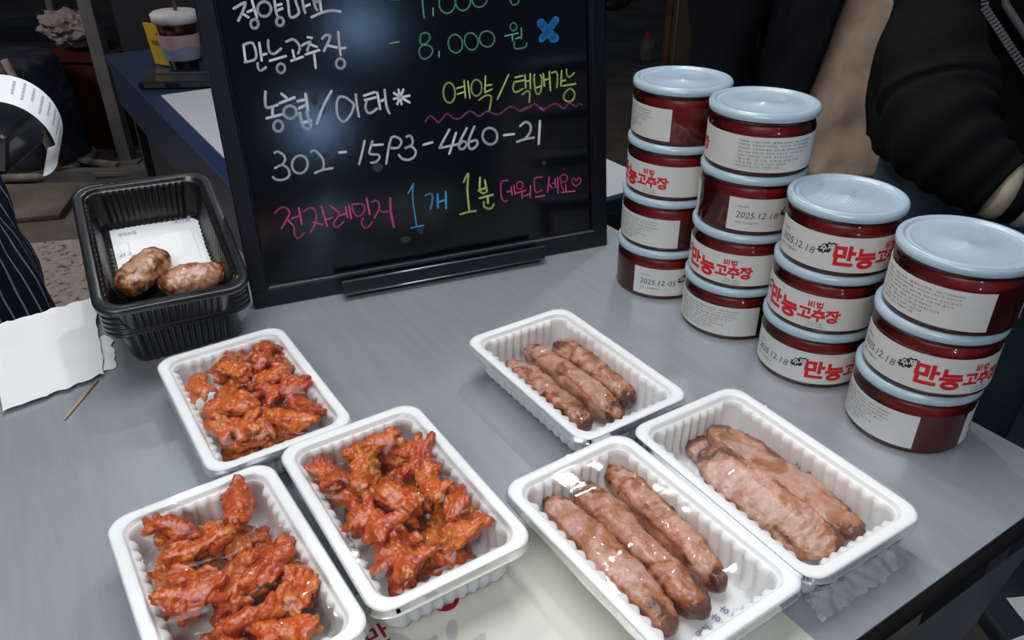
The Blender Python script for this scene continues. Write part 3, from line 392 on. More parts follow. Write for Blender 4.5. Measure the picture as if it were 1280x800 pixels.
# ================================================================== trays
def tray_mesh(name, W, Ln, H, m, nfx, nfy, amp=.0028, rout=.017, inset=.0165, th=.0006, rimw=.0085):
    prof = [(.0005, -.0062, 0), (0, -.0056, 0), (0, -.0013, 0), (.0006, -.0003, 0), (.002, 0, 0), (rimw, 0, 0), (rimw+.001, -.0006, 0), (rimw+.0016, -.0034, 0), (rimw+.003, -.0038, .0), (rimw+.0036, -.0044, .9),
            (rimw+.0046, -.009, 1), (inset-.004, -(H-.010), .85), (inset-.001, -(H-.003), .6), (inset+.002, -(H-.0012), .15), (inset+.006, -(H-.0009), 0)]
    V = []; F = []; sx, sy = nfx*8, nfy*8
    for d, z, am in prof:
        P, Nn = rr(W-2*d, Ln-2*d, max(.007, rout-d*.45), 8, sx, sy); m_ = len(P); off = np.zeros(m_); i = 0
        for (ns, nf) in ((sx, nfx), (sy, nfy), (sx, nfx), (sy, nfy)):
            i += 8; tt = np.arange(ns)/ns; off[i:i+ns] = (.5-.5*np.cos(2*PI*nf*tt))**.7; i += ns
        P = P-Nn*(off*am*amp)[:, None]; V += [(x, y, z+H) for x, y in P]
    for r in range(len(prof)-1):
        for k in range(m_): F.append((r*m_+k, r*m_+(k+1) % m_, (r+1)*m_+(k+1) % m_, (r+1)*m_+k))
    F.append(tuple((len(prof)-1)*m_+k for k in range(m_))[::-1][::-1])
    me = mesh(name, V, F, m, True); o = link('tmp', me); s = o.modifiers.new('s', 'SOLIDIFY'); s.thickness = th; s.offset = 1 if False else -1
    dg = bpy.context.evaluated_depsgraph_get(); dg.update(); out = bpy.data.meshes.new_from_object(o.evaluated_get(dg)); out.name = name; bpy.data.objects.remove(o); return out
TW, TL, TH = .1215, .192, .0392
tray_me = tray_mesh('tray_shell', TW, TL, TH, MT['white_pp'], 8, 13, amp=.0036)
TR = [(-.2338, .5767, .5778, 1.0, 'white tray of red chicken feet nearest the black tray stack'),
      (-.1890, .3702, .5932, 1.0, 'white tray of red chicken feet, leftmost tray of the front row'),
      (-.0855, .4418, .5666, 1.09, 'white tray of red chicken feet partly on the cream sheet'),
      (.0550, .6126, .5767, 1.0, 'white tray with three short browned meat rolls, nearest the menu board'),
      (.0932, .4080, .5878, .93, 'white tray with three long meat rolls side by side, front row'),
      (.1965, .4693, .5530, 1.0, 'white tray with wide flat meat slabs, nearest the jar stacks')]
trays = []
for (x, y, a, s, lab) in TR:
    t = thing('food_tray', lab, 'food tray', (x, y, .0016), (0, 0, a), 'white ribbed plastic food trays'); sh_ = link('tray_shell', tray_me, t); sh_.scale = (1, 1, s); trays.append(t)
# ------------------------------------------------------------------ chicken pieces
def chicken_piece(seed):
    r = random.Random(seed); bm = bmesh.new(); parts = MB()
    def ell(c, d, rot):
        b = bmesh.new(); bmesh.ops.create_icosphere(b, subdivisions=3, radius=1); R = Euler(rot).to_matrix()
        parts.add([R @ Vector((v.co.x*d[0], v.co.y*d[1], v.co.z*d[2]))+Vector(c) for v in b.verts], [tuple(v.index for v in f.verts) for f in b.faces]); b.free()
    Lp = r.uniform(.010, .016)
    for k in range(3): ell((r.uniform(-.004, .004), (k-1)*Lp*.55, r.uniform(-.001, .0015)), (r.uniform(.0070, .0105), r.uniform(.007, .010), r.uniform(.0034, .0050)), (r.uniform(-.4, .4), r.uniform(-.5, .5), r.uniform(-.6, .6)))
    nt = r.choice((2, 3, 3)); a0 = r.uniform(-.1, .1)
    for k in range(nt):
        a = PI/2+a0+(k-(nt-1)/2)*r.uniform(.38, .62); p = Vector((math.cos(a)*.004, Lp*.35+math.sin(a)*.003, 0)); pts = [p.copy()]; rad_ = [.0034]; d = Vector((math.cos(a), math.sin(a), r.uniform(-.1, .4))); st = r.uniform(.0022, .0034); curl = r.uniform(-.20, .20); cz = r.uniform(-.34, -.02)
        for i in range(5):
            p = p+d*st; pts.append(p.copy()); rad_.append(.0034-.00022*i+(.0007 if i in (2, 4) else 0)*1.0); d = (Matrix.Rotation(curl, 3, 'Z') @ d); d.z += cz*.6; d.normalize()
        rad_[-1] = .0013; parts.tube(pts, rad_, 10, .85)
    for k in range(2):
        a = r.uniform(-2.6, -.5)+k*PI*.9; q = Vector((math.cos(a)*.009, math.sin(a)*.008, r.uniform(-.001, .003))); pts = [q.copy()]; d = Vector((math.cos(a+1.3), math.sin(a+1.3), r.uniform(-.3, .5)))
        for i in range(5): q = q+d*.0030; pts.append(q.copy()); d = (Matrix.Rotation(r.uniform(-.9, .9), 3, 'Z') @ d)
        parts.tube(pts, [.003, .0044, .0050, .0046, .0038, .002], 10, .55)
    # flap of skin / leg stub
    a = -PI/2+r.uniform(-.5, .5); p = Vector((0, -Lp*.5, 0)); pts = [p.copy()]; rad_ = [.0058]; d = Vector((math.cos(a), math.sin(a), r.uniform(-.2, .3)))
    for i in range(4): p = p+d*.0036; pts.append(p.copy()); rad_.append(.0052-.0003*i+r.uniform(-.0004, .0006)); d = Matrix.Rotation(r.uniform(-.4, .4), 3, 'Z') @ d
    rad_[-1] = .0032; parts.tube(pts, rad_, 12, .75)
    o = link('tmp', parts.mesh('tmp', None)); md = o.modifiers.new('r', 'REMESH'); md.mode = 'VOXEL'; md.voxel_size = .00085
    sm = o.modifiers.new('s', 'SMOOTH'); sm.iterations = 2; sm.factor = .5
    dg = bpy.context.evaluated_depsgraph_get(); dg.update(); me = bpy.data.meshes.new_from_object(o.evaluated_get(dg)); bpy.data.objects.remove(o)
    n = len(me.vertices); C = np.empty(n*3); me.vertices.foreach_get('co', C); C = C.reshape(-1, 3); Nn = np.empty(n*3); me.vertices.foreach_get('normal', Nn); Nn = Nn.reshape(-1, 3)
    of = Vector((seed*3.1, seed*1.7, 0)); D = np.array([noise.fractal(Vector(c)*150+of, .8, 2.1, 3)*.0017-abs(noise.noise(Vector((c[0]*230, c[1]*110, c[2]*200))+of))*.0026+.0007 for c in C])
    C = C+Nn*D[:, None]
    # fold the piece like leather
    b = r.uniform(12, 34)*r.choice((-1, 1)); C[:, 2] += b*.5*(C[:, 0]**2)-abs(b)*.00; C[:, 2] += r.uniform(4, 14)*C[:, 1]**2*r.choice((-1, .6))
    me.vertices.foreach_set('co', C.ravel()); me.update(); me.materials.clear(); me.materials.append(MT['chicken']); me.polygons.foreach_set('use_smooth', [True]*len(me.polygons)); me.name = 'chicken_foot_piece'
    return me, C
variants = [chicken_piece(s) for s in range(12)]
variants_d = []
for me_, C_ in variants:
    m2_ = me_.copy(); m2_.materials.clear(); m2_.materials.append(MT['chicken_deep']); variants_d.append((m2_, C_))
cell = .002; GX, GY = 62, 98
def hm_new():
    X = (np.arange(GX)+.5)*cell-GX*cell/2; Y = (np.arange(GY)+.5)*cell-GY*cell/2; XX, YY = np.meshgrid(X, Y, indexing='ij')
    d = np.maximum(np.maximum(np.abs(XX)-.043, np.abs(YY)-.078), 0); return .0032+d*4.6
def place_heap(ti, count, seed, ub, vb, cat_label):
    hm = hm_new(); r = random.Random(seed); T = trays[ti]; x0, y0 = T.location.x, T.location.y; a0 = T.rotation_euler.z; ca, sa = math.cos(a0), math.sin(a0); sz = TR[ti][3]
    first = None
    for n in range(count):
        best = None
        for c in range(30):
            vi = r.randrange(len(variants)); C = variants[vi][1]; u, v = r.uniform(*ub), r.uniform(*vb); e = Euler((r.uniform(-.26, .26), r.uniform(-.26, .26), r.uniform(0, 2*PI))); s = r.uniform(1.05, 1.38)
            if r.random() < .3: e = Euler((e.x+PI, e.y, e.z))
            R = np.array(e.to_matrix())*s; P = C @ R.T; ix = np.floor((P[:, 0]+u)/cell+GX/2).astype(int); iy = np.floor((P[:, 1]+v)/cell+GY/2).astype(int)
            if ix.min() < 0 or iy.min() < 0 or ix.max() >= GX or iy.max() >= GY: continue
            z = np.max(hm[ix, iy]-P[:, 2])-.0042; top = z+P[:, 2].max(); score = top+r.uniform(0, .002)
            if best is None or score < best[0]: best = (score, vi, u, v, e, s, z, P, ix, iy)
        if best is None: continue
        _, vi, u, v, e, s, z, P, ix, iy = best
        if z+P[:, 2].max() > .050*sz: continue
        np.maximum.at(hm, (ix, iy), P[:, 2]+z)
        o = link('chicken_foot_piece', (variants if r.random() < .6 else variants_d)[vi][0], None, (x0+u*ca-v*sa, y0+u*sa+v*ca, z+.0016)); o.rotation_euler = (Matrix.Rotation(a0, 3, 'Z') @ e.to_matrix()).to_euler(); o.scale = (s, s, s)
        tag(o, cat_label, 'chicken', 'chicken feet in tray '+['one', 'two', 'three'][ti])
    return hm
hms = {}
hms[0] = place_heap(0, 90, 11, (-.040, .042), (-.068, .062), 'glossy chili-red boneless chicken foot heaped in the white tray nearest the black trays')
hms[1] = place_heap(1, 96, 23, (-.038, .042), (-.074, .066), 'glossy chili-red boneless chicken foot heaped in the bottom left white tray')
hms[2] = place_heap(2, 100, 37, (-.040, .042), (-.068, .076), 'glossy chili-red boneless chicken foot heaped in the middle white tray on the cream sheet')
# ------------------------------------------------------------------ meat pieces
def meat_mesh(name, Ln, a, b, seed, m, power=2.6, bend=0, nu=84, nv=40, rough=.0016, taper=.0, endp=3.4):
    """long piece along y: half-length Ln/2, half-width a, half-height b, bottom flattened"""
    V = []; F = []; of = Vector((seed*5.3, seed*2.1, seed*.7)); BR = []
    for i in range(nu+1):
        t = -1+2*i/nu; t = math.sin(t*PI/2); e = (1-abs(t)**endp)**(1/2.4) if abs(t) < 1 else 0
        y = t*Ln/2; wob = 1+.10*noise.noise(Vector((y*28, seed, 0)))+.05*noise.noise(Vector((y*75, seed+4, 0))); cx = bend*(1-t*t)*Ln*.5+.0016*noise.noise(Vector((y*40, seed+9, 0)))
        for k in range(nv):
            q = 2*PI*k/nv; cc, ss = math.cos(q), math.sin(q); x = math.copysign(abs(cc)**(2/power), cc)*a*e*wob*(1+taper*t); z = math.copysign(abs(ss)**(2/power), ss)*b*max(e, .0)*wob
            p = Vector((x+cx, y, z)); nrm = Vector((cc, 0, ss)).normalized() if e > .05 else Vector((0, t, 0))
            d = noise.fractal(p*150+of, .7, 2.1, 4)*rough*1.0+noise.noise(p*42+of)*rough*1.1-abs(noise.noise(p*190+of))*rough*.9; p += nrm*d
            if p.z < -b*.86: p.z = -b*.86
            V.append((p.x, p.y, p.z+b*.86)); qs = .75+.9*noise.noise(Vector((y*22, seed*2.3, 0))); BR.append(max(0, abs(t)**7*.9, .55-abs(((q-qs+PI) % (2*PI))-PI)*1.5, .4-abs(((q-qs-1.9+PI) % (2*PI))-PI)*1.6))
    for i in range(nu):
        for k in range(nv): F.append((i*nv+k, i*nv+(k+1) % nv, (i+1)*nv+(k+1) % nv, (i+1)*nv+k))
    F.append(tuple(range(nv))[::-1]); F.append(tuple(nu*nv+k for k in range(nv)))
    me = mesh(name, V, F, m, True); at = me.attributes.new('browned', 'FLOAT', 'POINT'); at.data.foreach_set('value', [float(x) for x in BR]); return me
def meat(ti, name, u0, v0, u1, v1, a, b, seed, mk, label, group, z=.0042, bend=0, ext=1.0, tilt=0, roll=0, chars=3, **kw):
    T = trays[ti]; a0 = T.rotation_euler.z; Ln = math.hypot(u1-u0, v1-v0)*ext; me = meat_mesh(name, Ln, a, b, seed, MT[mk], bend=bend, **kw)
    cu, cv = (u0+u1)/2, (v0+v1)/2; yaw = math.atan2(v1-v0, u1-u0)-PI/2+a0; ca, sa = math.cos(a0), math.sin(a0)
    o = link(name, me, None, (T.location.x+cu*ca-cv*sa, T.location.y+cu*sa+cv*ca, z)); o.rotation_euler = (Matrix.Rotation(yaw, 3, 'Z') @ Matrix.Rotation(tilt, 3, 'X') @ Matrix.Rotation(roll, 3, 'Y')).to_euler()
    tag(o, label, 'meat', group); return o
G4, G5, G6 = 'meat rolls in the tray by the menu board', 'meat rolls in the front tray', 'meat slabs in the tray by the jars'
meat(3, 'meat_roll', -.022, -.057, -.0255, .070, .0138, .0122, 1, 'meat', 'left meat roll of the tray nearest the menu board, paler at its front end', G4)
meat(3, 'meat_roll', .008, -.066, .0035, .080, .0140, .0130, 2, 'meat', 'middle meat roll of the tray nearest the menu board, longest of the three', G4, bend=.03)
meat(3, 'meat_roll', .0335, -.050, .0345, .072, .0142, .0130, 3, 'meat', 'right meat roll of the tray nearest the menu board, darkest brown', G4)
meat(4, 'meat_roll', -.0280, -.062, -.0235, .084, .0162, .0130, 4, 'meat_pale', 'widest pale pink meat roll on the left of the front tray', G5)
meat(4, 'meat_roll', -.001, -.066, .0055, .082, .0142, .0135, 5, 'meat', 'middle meat roll of the front tray with brown patches', G5, bend=-.02)
meat(4, 'meat_roll', .0245, -.056, .0375, .084, .0130, .0130, 6, 'meat', 'narrow browned meat roll on the right of the front tray', G5, bend=.02)
meat(5, 'meat_slab', .0185, -.010, .0020, .084, .0185, .0070, 7, 'meat_pale', 'short meat slab lying lowest at the back of the tray by the jars', G6, z=.0040, power=3.4)
meat(5, 'meat_slab', .0250, -.072, .0150, .076, .0200, .0072, 8, 'meat_pale', 'long meat slab in the middle of the pile with a charred front corner', G6, z=.0150, power=3.6, tilt=.05, roll=.16)
meat(5, 'meat_slab', -.0075, -.078, -.0125, .054, .0205, .0085, 9, 'meat_pale', 'meat slab on top nearest the camera with a browned ridge, tray by the jars', G6, z=.0185, power=3.4, tilt=.03, roll=-.34, bend=-.05)
# ------------------------------------------------------------------ napkins in the meat trays
def paper(name, Wd, Ln, seed, m, amp=.0015, nx=14, ny=14, tear=0):
    V = []; F = []
    for j in range(ny+1):
        for i in range(nx+1):
            x = (i/nx-.5)*Wd; y = (j/ny-.5)*Ln; z = amp*(1+noise.noise(Vector((x*30+seed, y*30, seed))))+amp*.4*noise.noise(Vector((x*90, y*90, seed)))
            if tear and j == 0: y += tear*noise.noise(Vector((x*60, 0, seed*3)))
            V.append((x, y, z))
    for j in range(ny):
        for i in range(nx): n = j*(nx+1)+i; F.append((n, n+1, n+nx+2, n+nx+1))
    return mesh(name, V, F, m, True)
def tr_pt(ti, u, v, z):
    T = trays[ti]; a = T.rotation_euler.z; return (T.location.x+u*math.cos(a)-v*math.sin(a), T.location.y+u*math.sin(a)+v*math.cos(a), z)
for ti, u, v, w_, l_, lab in ((4, .006, -.030, .066, .085, 'white napkin with blue print lying under the long meat rolls of the front tray'), (5, .004, .0, .070, .140, 'white napkin lying under the meat slabs in the tray by the jars')):
    nk = tag(link('napkin', paper('napkin', w_, l_, ti, MT['napkin'], .0004), None, tr_pt(ti, u, v, .0030), (0, 0, TR[ti][2]+.04)), lab, 'napkin')
    for k, (s, px, py, an) in enumerate((('맛집', -.012, -l_/2+.006, 0), ('ㅎㅎ', .008, -l_/2+.009, .1), ('D', .031, -l_/2+.032, 1.2))):
        if ti == 5 and k < 2: continue
        put_text(s, px, py, .006 if k < 2 else .005, MT['blue_print'], nk, 'blue_print', an, 0, z=.0014)
T5 = put_text('맛/집', .0445, .004, .006, MT['blue_print'], trays[5], 'blue_print', -PI/2, 0, z=.0, width=.022)
T5.rotation_euler = (0, -1.2, 0); T5.location = (.042-.0, 0, .016); 
for v_ in T5.data.vertices: v_.co.x -= .0445
T5.rotation_euler = (0, -1.28, 0); T5.location = (.0455, -.005, .017)
# ------------------------------------------------------------------ cling film over each tray
def smooth2(A, n):
    for _ in range(n):
        B = np.pad(A, 1, mode='edge'); A = (B[1:-1, 1:-1]*2+B[:-2, 1:-1]+B[2:, 1:-1]+B[1:-1, :-2]+B[1:-1, 2:])/6
    return A
def film(ti, bumps):
    s = TR[ti][3]; rim = TH*s+.0005; nx, ny = 60, 94; hx, hy = TW/2+.0006, TL/2+.0006
    X = np.linspace(-hx, hx, nx+1); Y = np.linspace(-hy, hy, ny+1); XX, YY = np.meshgrid(X, Y, indexing='ij'); Z = np.full(XX.shape, rim)
    ex_ = np.clip((TW/2-.011-np.abs(XX))/.03, 0, 1); ey_ = np.clip((TL/2-.011-np.abs(YY))/.03, 0, 1); ins = ex_*ey_
    Z -= .0030*ins
    if ti in hms:
        h = hms[ti]; ii = np.clip(((XX)/cell+GX/2).astype(int), 0, GX-1); jj = np.clip((YY/cell+GY/2).astype(int), 0, GY-1); H = h[ii, jj].copy(); H[ins <= .02] = 0; Z0 = Z.copy()
        H = np.maximum.reduce([np.roll(np.roll(H, a, 0), b, 1) for a in (-1, 0, 1) for b in (-1, 0, 1)]); Z = np.maximum(Z, smooth2(np.maximum(Z, H+.0008), 10)); Z = np.where(ins > 0, Z, rim)
    for (u, v, am, sg) in bumps: Z += am*np.exp(-((XX-u)**2+(YY-v)**2)/(2*sg*sg))*np.clip(ins*4, 0, 1)
    wr = np.array([[noise.noise(Vector((x*26+ti*7, y*11+(x*9), ti))) for y in Y] for x in X]); wr2 = np.array([[noise.noise(Vector((x*70+y*34, y*18-x*12, ti+3))) for y in Y] for x in X])
    Z += (wr*.0007+wr2*.00010)*np.clip(ins*5, 0, 1)
    # rounded corners of the rim
    r = .017; cxx = np.clip(XX, -hx+r, hx-r); cyy = np.clip(YY, -hy+r, hy-r); dx, dy = XX-cxx, YY-cyy; d = np.hypot(dx, dy); k = np.where(d > r, r/np.maximum(d, 1e-9), 1); XX = cxx+dx*k; YY = cyy+dy*k
    V = [(XX[i, j], YY[i, j], Z[i, j]) for i in range(nx+1) for j in range(ny+1)]; F = [(i*(ny+1)+j, (i+1)*(ny+1)+j, (i+1)*(ny+1)+j+1, i*(ny+1)+j+1) for i in range(nx) for j in range(ny)]
    edge_ = [(i, 0) for i in range(nx+1)]+[(nx, j) for j in range(1, ny+1)]+[(i, ny) for i in range(nx-1, -1, -1)]+[(0, j) for j in range(ny-1, 0, -1)]
    base = [i*(ny+1)+j for i, j in edge_]; prev = base
    for q, (dz, ins_) in enumerate(((-.0068, .0008),)):
        cur = []
        for b in base:
            x, y, z = V[b]; L_ = math.hypot(x, y); wv = .0006*noise.noise(Vector((x*120, y*120, q+ti*3))) ; cur.append(len(V)); V.append((x*(1+ins_/L_)+wv, y*(1+ins_/L_)+wv, z+dz))
        for k_ in range(len(base)): F.append((prev[k_], prev[(k_+1) % len(base)], cur[(k_+1) % len(base)], cur[k_]))
        prev = cur
    o = link('plastic_wrap', mesh('plastic_wrap', V, F, MT['film'], True), trays[ti]); return o
B_ = {0: [(-.012, .035, .002, .012)], 1: [(.0, -.03, .003, .02)], 2: [(-.01, -.01, .002, .015)], 3: [(-.025, .03, .0022, .011), (.015, .03, .0024, .012), (.036, .02, .002, .010)],
      4: [(-.018, -.005, .0028, .014), (.01, .0, .002, .012), (.03, .05, .0018, .01)], 5: [(-.01, .02, .0024, .014), (.01, -.02, .002, .014)]}
for ti in range(6): film(ti, B_[ti])
def crumple(ti, u0, v0, u1, v1, name='crumpled_wrap'):
    V = []; F = []; nx, ny = 40, 10
    for j in range(ny+1):
        for i in range(nx+1):
            t = i/nx; s = j/ny; u = u0+(u1-u0)*t; v = v0+(v1-v0)*t; du, dv = (v1-v0), -(u1-u0); L_ = math.hypot(du, dv); du, dv = du/L_, dv/L_
            prof = math.sin(PI*s); out = -.012*(1-s)+.008*prof; z = .003+.016*s+.004*noise.noise(Vector((t*14, s*6, ti)))
            w_ = .004*noise.noise(Vector((t*22, s*9, ti+5))); V.append((u+du*(out+w_), v+dv*(out+w_), max(.0008, z*math.sin(PI*min(1, t*4+.1)/2))))
    for j in range(ny):
        for i in range(nx): n = j*(nx+1)+i; F.append((n, n+1, n+nx+2, n+nx+1))
    return link(name, mesh(name, V, F, MT['film_crumpled'], True), trays[ti])
crumple(5, .052, -.086, .066, .02) if False else None
crumple(5, .058, -.088, -.05, -.090)
# ================================================================== black tray stack
bt_me = tray_mesh('tray_shell', .142, .214, .050, MT['black_pp'], 13, 20, amp=.0020, rout=.022, inset=.022, rimw=.009, th=.0007)
for k in range(5):
    t = thing('black_tray', ['bottom', 'second from bottom', 'middle', 'second from top', 'top'][k]+' black plastic tray of the five nested flat on the table', 'food tray', (-.379, .778, .0004+.0058*k), (0, 0, .482), 'nested black plastic trays')
    link('tray_shell', bt_me, t)
tt = thing('black_tray', 'tilted black plastic tray on top of the stack holding napkins and two meat patties', 'food tray')
RM = Matrix.Rotation(.4785, 3, 'Z') @ Matrix.Rotation(.2544, 3, 'X') @ Matrix.Rotation(.0278, 3, 'Y')
Cb = Vector((-.3644, .7485, .1144)); org = Cb-RM @ Vector((0, 0, .050)); tt.matrix_world = Matrix.Translation(org) @ RM.to_4x4(); link('tray_shell', bt_me, tt)
def in_black(o, x, y, z, yaw=0):
    o.matrix_world = Matrix.Translation(org+RM @ Vector((x, y, z))) @ (RM @ Matrix.Rotation(yaw, 3, 'Z')).to_4x4()
n1 = link('napkin', paper('napkin', .094, .110, 3, MT['napkin'], .0009)); in_black(n1, .004, .036, .0016, .0); tag(n1, 'white napkin with faint blue print lying flat in the tilted black tray', 'napkin')
for s, px, py in (('맛있는집', -.030, .036), ('고기집', .028, .044), ('고기', -.036, .0)): put_text(s, px, py, .006, MT['blue_print'], n1, 'blue_print', .05, 0, z=.0022, width=.018)
n2 = link('napkin', paper('napkin', .066, .074, 5, MT['napkin'], .0010)); in_black(n2, .006, .022, .0042, .0); tag(n2, 'small plain folded napkin lying on the printed napkin in the black tray', 'napkin')
p1 = link('meat_patty', meat_mesh('meat_patty', .072, .0205, .0145, 12, MT['patty'], power=2.1, nu=60, nv=40, rough=.0016, endp=2.2)); in_black(p1, -.0205, -.016, .0055, -.75)
tag(p1, 'oval grilled meat patty on the left in the black tray, tilted upright', 'meat', 'meat patties in the black tray')
p2 = link('meat_patty', meat_mesh('meat_patty', .070, .0185, .0140, 15, MT['patty'], power=2.1, nu=60, nv=40, rough=.0016, endp=2.2)); in_black(p2, .0235, -.040, .0050, PI/2+.12)
tag(p2, 'oval grilled meat patty on the right in the black tray, lying level', 'meat', 'meat patties in the black tray')
# ================================================================== napkins and pick on the table
def quad_paper(name, P, seed, amp=.0016, n=22, tear=.003, z0=.001, lift=0):
    V = []; F = []; P = [Vector(p) for p in P]
    for j in range(n+1):
        for i in range(n+1):
            s, t = i/n, j/n; p = (P[0]*(1-s)+P[1]*s)*(1-t)+(P[3]*(1-s)+P[2]*s)*t
            if j in (0, n): p = p+(P[3]-P[0]).normalized()*tear*(noise.noise(Vector((s*9, seed, j)))*1.6+noise.noise(Vector((s*30, seed, j)))*.6)
            if i in (0, n): p = p+(P[1]-P[0]).normalized()*tear*noise.noise(Vector((t*7, seed, i)))
            z = z0+amp*(1+noise.noise(Vector((s*5+seed, t*5, 1))))+amp*.5*abs(noise.noise(Vector((s*14, t*3+seed, 2))))+lift*t*t; V.append((p.x, p.y, z))
    for j in range(n):
        for i in range(n): q = j*(n+1)+i; F.append((q, q+1, q+n+2, q+n+1))
    return mesh(name, V, F, MT['napkin'], True)
tag(link('napkin', quad_paper('napkin', [(-.455, .633), (-.402, .672), (-.435, .735), (-.50, .70)], 2, z0=.0006)), 'lower white napkin whose corner sticks out beside the wooden pick', 'napkin', 'napkins beside the black trays')
tag(link('napkin', quad_paper('napkin', [(-.474, .594), (-.406, .655), (-.480, .797), (-.562, .730)], 7, z0=.0035, lift=.009)), 'large white napkin on top with torn edges at the left end of the table', 'napkin', 'napkins beside the black trays')
tag(MB().tube([(-.4137, .5860, .0018), (-.4125, .617, .0019), (-.4112, .650, .0020)], [.0009, .0012, .0012], 10).obj('wooden_pick', MT['wood'], smooth=True), 'thin wooden pick lying beside the white napkins', 'toothpick')
# ================================================================== things on the counter behind
cz = -.0495
MT['cup'] = thin_clear('clear_cup', (.92, .9, .9), .08, 1.5); MT['coffee'] = noisy('iced_chocolate', [(.3, (.13, .035, .02)), (.7, (.26, .09, .055))], 30, .3, 0)
MT['foam'] = noisy('milk_foam', [(.3, (.42, .41, .43)), (.7, (.55, .54, .56))], 60, .6, .4, 90); MT['sleeve_p'] = mat('sleeve_pink', (.36, .25, .27), .6); MT['sleeve_v'] = mat('sleeve_violet', (.19, .20, .30), .6); MT['yellow'] = mat('yellow_card', (.55, .36, .01), .5)
CS = 1.16
cu = thing('iced_drink_cup', 'clear cup of iced chocolate with foam top and pink label on the counter behind', 'cup', (-.862, 2.155, cz))
cu.scale = (CS, CS, CS)
MB().lathe(mm([(0, 1), (28, 1), (30, 3), (46, 125), (47, 127)]), 40).obj('cup', MT['cup'], cu, smooth=True)
MB().lathe(mm([(0, 2), (27, 2), (29, 4), (42.5, 108), (0, 109)]), 40).obj('chocolate_drink', MT['coffee'], cu, smooth=True)
MB().lathe(mm([(40, 106), (50, 108), (51, 118), (52, 126), (44, 131), (20, 130), (0, 131)]), 28).obj('foam', MT['foam'], cu, smooth=True)
V = []; F = []; n = 28
for k in range(n+1):
    a = -PI*.98+PI*.98*k/n; V += [(.0455*math.cos(a)*.86, .0455*math.sin(a)*.86, .030), (.0455*math.cos(a)*.95, .0455*math.sin(a)*.95, .058+.004*math.sin(k*.4)), (.0455*math.cos(a)*1.02, .0455*math.sin(a)*1.02, .085)]
for k in range(n): i = 3*k; F += [(i, i+3, i+4, i+1), (i+1, i+4, i+5, i+2)]
me = mesh('paper_label', V, F, None, True); me.materials.append(MT['sleeve_v']); me.materials.append(MT['sleeve_p'])
for i, p in enumerate(me.polygons): p.material_index = i % 2
link('paper_label', me, cu)
MB().tube([(0, 0, .02), (.005, .004, .19)], .004, 10).obj('straw', mat('brown_straw', (.06, .03, .02), .5), cu)
yb = thing('yellow_card', 'small yellow card standing left of the iced drink cup', 'card', (-.945, 2.215, cz+.003), (.10, 0, -.55))
MB().box((0, 0, .055), (.060, .004, .108)).obj('card', MT['yellow'], yb); put_text('커피', 0, 0, .016, MT['print_black'], yb, 'card_lettering', 0, .02, z=0)
yb.children[-1].rotation_euler = (PI/2, 0, 0); yb.children[-1].location = (0, -.0045, .06)
t = thing('black_tablet', 'black flat device lying on the blue counter top beside the drink cup', 'tablet', (-.955, 2.34, cz), (0, 0, .55)); bevel(MB().box((0, 0, .008), (.10, .20, .016)).obj('case', MT['black_pp'], t), .003); MB().box((0, 0, .0165), (.088, .18, .001)).obj('screen', mat('dark_glass', (.01, .012, .02), .1), t)
t = thing('card_case', 'black tray-like case in front of the drink cup at the edge of the white sheet', 'case', (-.790, 2.035, cz), (0, 0, .06))
bevel(MB().box((0, 0, .009), (.25, .125, .018)).obj('case', MT['black_pp'], t), .004)
MT['case_blue'] = mat('case_blue_edge', (.05, .08, .14), .3)
MB().box((0, .02, .0195), (.22, .004, .003)).obj('hinge', MT['case_blue'], t)
for x in (-.085, .0, .085): MB().box((x, -.0628, .009), (.05, .001, .010)).obj('side_window', mat('case_window', (.05, .055, .03) if x < 0 else (.03, .035, .05), .4), t)
# ================================================================== background objects on the ground, far left
gz = -.80
MT['bag'] = noisy('blue_patterned_bag', [(.35, (.006, .007, .018)), (.5, (.014, .018, .045)), (.66, (.04, .04, .055))], 9, .6, .4, 30, distort=1.5)
MT['bag_rim'] = noisy('dirty_white_rim', [(.3, (.10, .07, .06)), (.7, (.26, .22, .20))], 20, .7, .3); MT['red'] = noisy('dark_red_plastic', [(.3, (.03, .003, .002)), (.7, (.05, .005, .003))], 6, .5, 0)
bg = thing('blue_patterned_bag', 'dark blue patterned bag with a pale rim on the ground at far left', 'bag', (-2.33, 3.55, gz), (0, 0, -.1))
V = []; F = []; n = 40
for j, (z, s) in enumerate(((0.0, .95), (.02, 1.0), (.18, 1.0), (.33, .97), (.46, .90), (.50, .84))):
    for k in range(n): a = 2*PI*k/n; ww = 1+.04*noise.noise(Vector((math.cos(a)*2, math.sin(a)*2, z*6))); V.append((math.copysign(abs(math.cos(a))**.6, math.cos(a))*.36*s*ww, math.copysign(abs(math.sin(a))**.6, math.sin(a))*.22*s*ww, z))
for j in range(5):
    for k in range(n): F.append((j*n+k, j*n+(k+1) % n, (j+1)*n+(k+1) % n, (j+1)*n+k))
F.append(tuple(range(5*n, 6*n))); link('bag_body', mesh('bag_body', V, F, MT['bag'], True), bg)
MB().tube([(.36*math.copysign(abs(math.cos(a))**.6, math.cos(a)), .225*math.copysign(abs(math.sin(a))**.6, math.sin(a)), .025) for a in [2*PI*k/40 for k in range(41)]], .020, 8).obj('base_rim', MT['bag_rim'], bg, smooth=True)
MB().tube([(.365, -.17, .02), (.36, -.19, .2), (.33, -.19, .36), (.27, -.17, .52)], .016, 8).obj('side_piping', MT['bag_rim'], bg, smooth=True)
bx = thing('red_crate', 'dark red plastic crate behind the blue patterned bag', 'crate', (-2.02, 3.95, gz), (0, 0, -.12)); bevel(MB().box((0, 0, .22), (.34, .34, .44)).obj('crate_body', MT['red'], bx), .01)
MB().box((0, 0, .43), (.37, .37, .025)).obj('crate_rim', MT['red'], bx)
V, F = [], []
